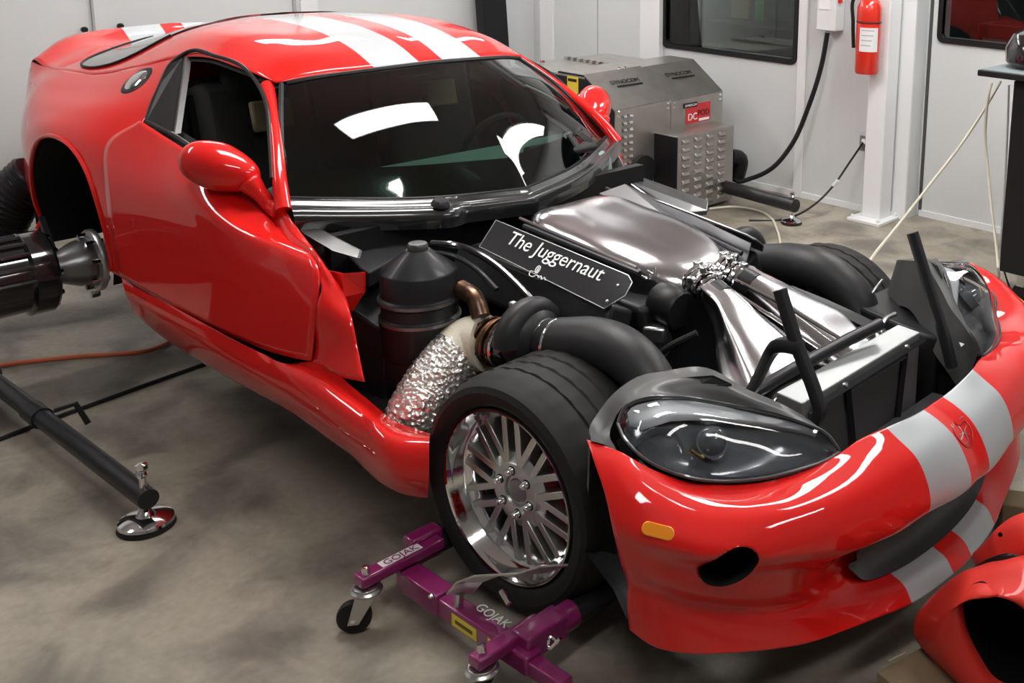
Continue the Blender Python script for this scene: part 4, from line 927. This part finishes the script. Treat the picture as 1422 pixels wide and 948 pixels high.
cab = thing('dynamometer_cabinet', 'stainless dynamometer load cabinet with sloped panels against the grey wall', 'cabinet', (-2.7, 2.5, 0))
y0, ym, y1 = 1.985, 2.475, 2.985
for a, b in ((y0, ym-.002), (ym+.002, y1)):
    MB().hexa([(-2.45, a, .04), (-2.45, b, .04), (-2.95, b, .04), (-2.95, a, .04)], [(-2.45, a, .70), (-2.45, b, .71), (-2.95, b, .71), (-2.95, a, .70)]).build('front_panel', STAIN, cab, smooth=False, bevel=.004)
    MB().hexa([(-2.45, a, .702), (-2.45, b, .712), (-2.95, b, .712), (-2.95, a, .702)], [(-2.72, a, .89), (-2.72, b, .90), (-2.95, b, .90), (-2.95, a, .89)]).build('sloped_panel', STAIN, cab, smooth=False, bevel=.004)
    sd = V(-.27, 0, .188); sd /= np.linalg.norm(sd); o = V(-2.45, a+.13, .708)+sd*.20
    nn = np.cross((0, 1, 0), sd); nn = nn if nn[0] > 0 else -nn
    text_obj('panel_lettering', 'DYNOCOM', BLACK, cab, o+nn*.004, (0, 1, 0), sd, .06, .0008, fit=.24)
    MB().hexa([o-sd*.015+nn*.004+V(0, .03, 0), o-sd*.015+nn*.004+V(0, .25, 0), o-sd*.027+nn*.004+V(0, .25, 0), o-sd*.027+nn*.004+V(0, .03, 0)], [q+nn*.001 for q in (o-sd*.015+nn*.004+V(0, .03, 0), o-sd*.015+nn*.004+V(0, .25, 0), o-sd*.027+nn*.004+V(0, .25, 0), o-sd*.027+nn*.004+V(0, .03, 0))]).build('lettering_rule', BLACK, cab, smooth=False)
MB().prism([V(-2.455, y0-.004, .05), V(-2.455, y0-.004, .695), V(-2.725, y0-.004, .885), V(-2.955, y0-.004, .885), V(-2.955, y0-.004, .05)], (0, .003, 0)).build('side_plate', BLACK, cab, smooth=False)
for z in (.69, .66): 
    for y in (y0+.03, ym-.03, ym+.03, y1-.03): MB().lathe([(0, .006), (.007, .005), (.008, 0)], V(-2.45, y, z), (1, 0, 0), 8).build('screw', CHROME, cab)
def louver(y, z, w, h=.018):
    return MB().lathe([(0, 0), (.5, 0)], (0, 0, 0), (1, 0, 0), 3) if 0 else MB().hexa([(-2.448+0, y-w/2, z-h), (-2.448, y+w/2, z-h), (-2.448, y+w/2, z+h), (-2.448, y-w/2, z+h)], [(-2.432, y-w*.36, z-h*.3), (-2.432, y+w*.36, z-h*.3), (-2.440, y+w*.36, z+h*.8), (-2.440, y-w*.36, z+h*.8)])
for k in range(11):
    for y in (y0+.075, y0+.125): louver(y, .655-.042*k, .036, .013).build('louver', CHROME, cab)
lb = MB().box((-2.42, 2.60, .27), (.335, .54, .50)); LB = lb.build('louver_box', STAIN, cab, smooth=False, bevel=.004)
MB().box((-2.42, 2.327, .27), (.33, .006, .49)).build('box_side', BLACK, LB, smooth=False)
for k in range(9):
    for j, y in enumerate((2.40, 2.515, 2.63, 2.745)):
        m_ = louver(y, .48-.052*k, .070, .017); m_.v = [(q[0]+.197, q[1], q[2]) for q in m_.v]; m_.build('louver', STAIN, LB)
MB().box((-3.07, 2.20, .44), (.72, .42, .83)).build('rear_housing', BLACK, cab, smooth=False, bevel=.004)
tpz = MB().box((-3.07, 2.42, .868), (.72, .88, .012)); tpz.build('housing_lid', STAIN, cab, smooth=False)
for k in range(10): MB().box((-3.36+.062*k, 2.42, .885), (.03, .035, .022)).build('lid_clip', STAIN, cab, smooth=False)
for k in range(4): MB().lathe([(0, .016), (.010, .014), (.012, 0)], V(-3.30+.02*k if k < 2 else -2.74, 2.14 if k < 2 else 2.2+.05*k, .89), (0, 0, 1), 8).build('lid_bolt', CHROME, cab)
MB().box((-2.815, 1.978, .80), (.095, .006, .13)).build('warning_sticker', YELLOW, cab, smooth=False)
MB().box((-2.815, 1.974, .845), (.075, .003, .018)).build('sticker_mark', BLACK, cab, smooth=False)
MB().box((-2.448, 2.735, .595), (.004, .24, .125)).build('badge', mat('badge_red', (.55, .03, .03), .4), cab, smooth=False)
text_obj('badge_text', 'DC', WHITE, cab, V(-2.445, 2.63, .555), (0, 1, 0), (0, 0, 1), .07, .0008, fit=.085)
text_obj('badge_text', 'POD', BLACK, cab, V(-2.445, 2.725, .575), (0, 1, 0), (0, 0, 1), .07, .0008, fit=.11)
MB().box((-2.446, 2.655, .655), (.006, .13, .03)).build('badge_tag', BLACK, cab, smooth=False)
text_obj('badge_text', 'DYNOCOM', WHITE, cab, V(-2.442, 2.60, .648), (0, 1, 0), (0, 0, 1), .02, .0006, fit=.11)
MB().box((-2.445, 2.79, .548), (.004, .10, .016)).build('badge_rule', WHITE, cab, smooth=False)
MB().lathe([(0, 0), (.09, 0), (.10, .02), (.10, .05), (0, .05)], V(-2.45, 2.19, .30), (1, 0, 0), 24).build('shaft_guard', BLACK, cab)
MB().tube([V(-2.30, 2.90, .3), V(-2.28, 2.97, .28), V(-2.32, 3.0, .12)], .05, 14, 12).build('cable_gland', BLACK, cab)
outrigger(cab, V(-2.40, 2.80, .12), V(-1.63, 2.735, .12), None)

# ------------------------------------------------------------------ wall things
yl = YL
col = struct(MB().box((-1.335, 3.205, 1.5), (.135, .135, CEIL)), 'trim_10', WHITEP, smooth=False, bevel=.008)
bp_ = MB().box((-1.335, 3.18, .009), (.24, .26, .018)).build('base_plate', WHITEP, col, smooth=False, bevel=.002)
for k in (-1, 1):
    for j in (-1, 1): MB().lathe([(0, .022), (.010, .020), (.012, 0)], V(-1.335+.095*k, 3.18+.105*j, .018), (0, 0, 1), 8).build('anchor_bolt', WHITEP, col)
ex = thing('fire_extinguisher', 'red fire extinguisher with white label hanging on the white post', 'fire extinguisher', (-1.36, 3.05, .93))
ec = V(-1.365, 3.055, .95)
eb = MB().lathe([(0, 0), (.068, 0), (.074, .012), (.075, .30), (.074, .305), (.075, .31), (.075, .40), (.060, .44), (.03, .465), (.022, .47), (.022, .49), (0, .49)], ec, (0, 0, 1), 32).build('cylinder', REDEX, ex, angle=50)
MB().lathe([(.075, -.006), (.0775, -.004), (.0775, .004), (.075, .006)], ec+V(0, 0, .315), (0, 0, 1), 32).build('strap', mat('dark_red_band', (.10, .01, .01), .5), ex)
lbl = []
for zz in (.14, .285):
    lbl.append([ec+V(.0762*math.cos(t), .0762*math.sin(t), zz) for t in np.linspace(-1.75, -.15, 12)])
MB().grid(np.array(lbl)).build('paper_label', WHITEP, eb)
for k in range(4):
    g = [[ec+V(.0768*math.cos(t), .0768*math.sin(t), .265-.03*k+dz) for t in np.linspace(-1.6, -.5-.1*k, 8)] for dz in (0, .006)]
    MB().grid(np.array(g)).build('label_line', GREYP, eb)
MB().lathe([(0, 0), (.028, 0), (.028, .05), (0, .06)], ec+V(0, 0, .48), (0, 0, 1), 16).build('valve', BRONZE, ex)
MB().box(ec+V(.04, -.02, .56), (.13, .025, .02)).build('handle', BLACK, ex, bevel=.004)
MB().tube([ec+V(-.03, -.02, .50), ec+V(-.09, -.03, .46), ec+V(-.095, -.03, .30), ec+V(-.09, -.02, .15)], .012, 8, 20).build('discharge_hose', BLACK, ex)
MB().box((-1.40, 3.125, 1.3), (.03, .05, .10)).build('wall_hook', STEEL, ex)
ob = thing('outlet_box', 'small grey metal outlet box beside the white post', 'outlet', (-1.46, 3.25, .47))
MB().box((-1.455, 3.255, .475), (.085, .07, .115)).build('box', GREYP, ob, bevel=.006)
MB().box((-1.455, 3.217, .475), (.07, .008, .10)).build('cover_plate', STEEL, ob, bevel=.002)
MB().box((-1.455, 3.208, .485), (.03, .014, .03)).build('plug', WHITEP, ob, bevel=.004)
MB().tube([V(-1.43, 3.27, .53), V(-1.43, 3.27, 2.9)], .013, 10).build('conduit', STEEL, ob)
pc = MB().tube([V(-1.455, 3.20, .48), P(1180, 225, y=3.15), P(1157, 258, y=3.05), P(1132, 283, y=2.92), P(1110, 297, y=2.83), P(1085, 305, z=.006), P(1040, 306, z=.006)], .007, 8, 40).build('power_cable', BLACK, None); tag(pc, 'thin black power lead running from the outlet box down to the floor', 'cable')
MB().lathe([(0, 0), (.013, .0), (.014, .05), (0, .05)], P(1157, 258, y=3.05), (.6, .2, .8), 10).build('connector', WHITEP, pc)
db = thing('disconnect_switch', 'grey electrical disconnect switch box on the wall beside the window', 'switch box', (-1.80, 3.25, 1.15))
q = P(1150, 42, y=3.22)
MB().box(V(q[0], 3.24, q[2]+.16), (.15, .10, .32)).build('enclosure', WHITEP, db, bevel=.006)
MB().box(V(q[0]-.015, 3.187, q[2]+.20), (.08, .004, .13)).build('label', WHITE, db, smooth=False)
MB().box(V(q[0]-.015, 3.184, q[2]+.225), (.07, .003, .03)).build('label_stripe', mat('label_blue', (.03, .10, .18), .5), db, smooth=False)
MB().box(V(q[0]+.085, 3.22, q[2]+.22), (.02, .03, .08)).build('switch_handle', REDEX, db, bevel=.004)
MB().lathe([(0, 0), (.016, 0), (.02, .02), (0, .02)], V(q[0]-.01, 3.23, q[2]-.018), (0, 0, 1), 12).build('cable_gland', STEEL, db)
hc = MB().tube([V(q[0]-.01, 3.23, q[2]-.01), P(1141, 90, y=3.22), P(1122, 150, y=3.18), P(1100, 200, y=3.12), P(1070, 235, y=3.05), P(1042, 248, y=3.0), P(1024, 252, y=2.96), V(-2.36, 2.99, .22)], .016, 10, 50).build('supply_cable', BLACK, None); tag(hc, 'thick black cable drooping from the switch box to the stainless cabinet', 'cable')
ps = MB().box(V(P(668, 20, x=XB)[0]+.12, P(668, 20, x=XB)[1], 1.2), (.10, .22, 2.4), rot=[[1, 0, 0], [0, .998, -.06], [0, .06, .998]]).build('black_post', BLACK, None, smooth=False, bevel=.006); tag(ps, 'tall black steel post standing by the back wall behind the roof', 'post')
for k, (px, py) in enumerate(((116, 41), (166, 36))):
    b_ = MB().lathe([(0, 0), (.016, 0), (.018, .02), (.012, .03), (0, .03)], P(px, py, x=XB+.02), (1, 0, 0), 14).build('wall_bolt', BLACK, None); tag(b_, ('left' if k == 0 else 'right')+'most of the two black bolts on the back wall above the tail', 'bolt', 'black bolts on the back wall')
# ------------------------------------------------------------------ hose and cables on the floor
hp = cr(np.array([P(-70, 420, x=-3.25), P(-30, 360, x=-3.2), P(-2, 312, x=-3.15), P(22, 270, x=-3.1), P(52, 242, x=-3.05)]), 90)
oh = MB().tube(hp, np.array([.098 if i % 3 else .108 for i in range(90)]), 24).build('exhaust_hose', SATIN, None, angle=20); tag(oh, 'black corrugated exhaust hose coming up to the tail', 'hose')
for k, (pts, r, m_, n_, lab) in enumerate((
    ('-30,512,z.012 0,507,z.012 60,500,z.012 120,494,z.012 170,491,z.012 205,487,z.012 225,480,z.012 245,465,z.012 300,440,z.012', .010, ORANGE, 'extension_cord', 'orange extension cord lying on the floor behind the black dynamometer arm'),
    ('-20,617,z.008 60,586,z.008 140,557,z.008 220,528,z.008 290,503,z.008 380,470,z.008', .008, SATIN, 'floor_cable', 'thin straight dark cable crossing the floor under the dynamometer arm'),
    ('985,290,z.008 1020,287,z.008 1052,292,z.008 1070,302,z.008 1078,316,z.008 1085,345,z.008', .008, CREAM, 'floor_cable', 'cream cable curling on the floor near the stainless cabinet'))):
    tag(MB().tube(A(pts), r, 8, 60).build(n_, m_, None), lab, 'cable')
# ------------------------------------------------------------------ black cart on the right
ct = thing('computer_cart', 'tall black cart with a grey edged top at the right edge of frame', 'cart', (.2, 2.75, 0))
tpz_ = 1.15
cq = P(1357, 101, y=2.3); tpz_ = float(cq[2])
MB().box(V(cq[0]+.36, cq[1]+.30, tpz_), (.72, .60, .03)).build('table_top', BLACK, ct, bevel=.004)
MB().box(V(cq[0]+.36, cq[1]+.30, tpz_+.017), (.70, .58, .006)).build('top_mat', mat('grey_blue_mat', (.25, .29, .30), .3), ct, bevel=.002)
cx0 = P(1397, 250, y=cq[1]+.06)[0]
MB().box(V(cx0+.32, cq[1]+.27, .645), (.64, .42, .97)).build('cabinet', BLACK, ct, bevel=.006)
for x, y in ((cx0+.10, cq[1]+.12), (cx0+.58, cq[1]+.12), (cx0+.10, cq[1]+.42), (cx0+.58, cq[1]+.42)):
    c_ = MB().lathe([(0, -.012), (.045, -.012), (.05, 0), (.045, .012), (0, .012)], V(x, y, .05), (0, 1, 0), 20).build('caster_wheel', BLACK, ct)
    MB().box(V(x, y, .13), (.04, .04, .08)).build('caster_fork', STEEL, c_)
mo = MB().lathe([(0, 0), (.13, 0), (.16, .03), (.165, .10), (.13, .17), (.06, .205), (0, .21)], P(1432, 95, z=tpz_+.02)+V(.02, .03, 0), (0, 0, 1), 32).build('black_dome', GLOSSBLK, None); tag(mo, 'round glossy black case on top of the black cart', 'case')
for k, (pts, r, m_, lab) in enumerate((
    ('1390,112,y2.62 1368,150,y2.60 1335,200,y2.5 1290,258,y2.35 1245,315,y2.15 1215,352,y1.9 1195,385,y1.6', .008, CREAM, 'cream hose running from the black cart straight down behind the far tyre'),
    ('1377,115,y2.62 1372,135,y2.6 1370,155,y2.6 1368,185,y2.6 1372,235,y2.58 1378,300,y2.5 1384,345,y2.42 1386,370,y2.35 1383,390,z.02 1372,404,z.01 1352,413,z.01 1320,412,z.01', .008, CREAM, 'cream hose hanging in a loop from the black cart to the floor'),
    ('1401,118,y2.66 1399,180,y2.66 1395,260,y2.62 1390,330,y2.5 1388,360,y2.45', .006, GREYP, 'grey wire hanging down beside the black cart'),
    ('1390,362,y2.4 1402,398,z.01 1412,415,z.01 1400,425,z.008 1370,418,z.008 1345,422,z.008', .005, BLACK, 'thin black wire curling on the floor under the black cart'))):
    tag(MB().tube(A(pts), r, 8, 60).build('hanging_cable', m_, None), lab, 'cable')
# ------------------------------------------------------------------ red body piece leaning in the foreground
bpz = thing('red_body_scoop', 'loose dull red body scoop with a big dark opening by the front splitter', 'car part', (1.15, -.2, 0))
outp = [(1422, 783), (1392, 785), (1363, 792), (1335, 797), (1307, 816), (1284, 838), (1269, 864), (1270, 882), (1284, 902), (1307, 926), (1330, 952), (1365, 985), (1410, 1005), (1460, 1000), (1500, 955), (1515, 890), (1495, 830), (1460, 795)]
opn = [(1422, 846), (1406, 832), (1394, 819), (1378, 820), (1358, 817), (1345, 821), (1337, 830), (1335, 845), (1338, 872), (1345, 895), (1358, 920), (1380, 952), (1410, 965), (1440, 962), (1462, 935), (1468, 905), (1460, 880), (1440, 860)]
Oo = cr(np.array([P(*q, y=-.27) for q in outp]), 72, True); On = cr(np.array([P(*q, y=-.34) for q in opn]), 72, True)
mid = Oo*.42+On*.58+V(.03, -.05, 0); m2 = Oo*.8+On*.2+V(.02, -.03, 0)
bk = Oo*.93+Oo.mean(0)*.07+V(.01, .09, 0)
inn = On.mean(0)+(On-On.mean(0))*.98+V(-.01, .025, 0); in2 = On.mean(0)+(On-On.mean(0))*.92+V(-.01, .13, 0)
Gr = np.stack([cr(np.array([bk[i], Oo[i], m2[i], mid[i], On[i], inn[i]]), 22) for i in range(72)], 1)
body_ = MB().grid(Gr, True).build('shell', DULLRED, bpz, angle=180)
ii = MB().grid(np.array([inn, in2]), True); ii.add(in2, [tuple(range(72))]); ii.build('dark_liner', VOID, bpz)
bb = MB(); bb.add(bk, [tuple(range(72))]); bb.build('back_skin', DULLRED, bpz)
up2 = [(1349, 774), (1363, 759), (1386, 734), (1404, 722), (1425, 716), (1470, 716), (1510, 740), (1520, 790), (1480, 782), (1440, 776), (1403, 774), (1380, 780), (1360, 790)]
bu = thing('loose_fender', 'curved red fender panel with a small hole lying behind the red scoop', 'car part', (1.1, .0, 0))
U = np.array([P(*q, y=-.12) for q in up2]); Uc = cr(U, 60, True); ce = Uc.mean(0)
Gu = np.array([Uc+V(.02, .10, -.02), Uc, ce+(Uc-ce)*.8+V(.02, -.03, .0), ce+(Uc-ce)*.4+V(.03, -.045, 0), ce+(Uc-ce)*.02+V(.03, -.045, 0)])
Gu = np.stack([cr(Gu[:, i], 16) for i in range(60)], 1)
MB().grid(Gu, True).build('shell', DULLRED, bu, angle=180)
MB().lathe([(0, .002), (.005, .001), (.006, 0)], P(1389, 742, y=-.152), (.4, -.9, .4), 10).build('fixing_hole', VOID, bu)
MB().tube(np.array([P(*q, y=-.16) for q in ((1356, 793), (1380, 780), (1403, 774), (1430, 776), (1470, 780))]), .012, 8, 20).build('edge_trim', GLOSSBLK, bu)
zb = P(1232, 917, z=.0)
cb = thing('cardboard_box', 'brown cardboard box on the floor under the red scoop', 'box', (1.06, -.30, 0))
c0 = P(1234, 918, z=.075); 
b0 = MB().box(V(c0[0]+.17, c0[1]+.02, .037), (.30, .22, .074), rot=rotz(-.25)).build('carton', CARD, cb, bevel=.002)
MB().tube([P(1234, 918, z=.077), P(1258, 906, z=.077)], .003, 6).build('flap_edge', mat('card_edge', (.5, .42, .28), .8), cb)
w2 = MB().box(P(1416, 712, z=.05), (.12, .10, .10), rot=rotz(.5)).build('cardboard_carton', CARD, None, bevel=.004); tag(w2, 'small brown carton on the floor at the right edge of the photo', 'box')
# toolbox and bench seen through the windows
tb = thing('tool_chest', 'dark red tool chest seen through the right window', 'tool chest', (.1, 4.3, 0))
MB().box(V(W2x0+.7, 4.25, .62), (1.5, .4, 1.2)).build('chest', mat('chest_red', (.22, .03, .025), .4), tb, bevel=.01)
MB().box(V(W2x0+.7, 4.04, 1.10), (1.4, .01, .05)).build('drawer_pull', STEEL, tb)
l_ = MB().box(V(W2x0+.28, 4.038, 1.045), (.22, .006, .055)).build('badge', mat('pink_badge', (.5, .22, .2), .4), tb, bevel=.002)
bn = thing('workbench', 'dark workbench with a tan board seen through the left window', 'workbench', (-2.6, 4.4, 0))
MB().box((-2.6, 4.5, .5), (2.4, .5, 1.0)).build('bench_top', mat('bench_dark', (.03, .03, .028), .6), bn, bevel=.01)
tb2 = MB().box((P(1020, 20, y=4.6)[0], 4.68, 1.2), (.20, .03, 1.6)).build('timber_board', mat('tan_timber', (.55, .42, .2), .6), None); tag(tb2, 'tan timber board upright seen through the left window', 'board')
tb3 = MB().box((P(1046, 20, y=4.6)[0], 4.68, 1.3), (.07, .03, 1.4)).build('green_strip', mat('green_paint', (.08, .45, .14), .5), None); tag(tb3, 'narrow green upright seen through the left window', 'board')
for o in list(bpy.data.objects):
    if '_loc' in o: del o['_loc']
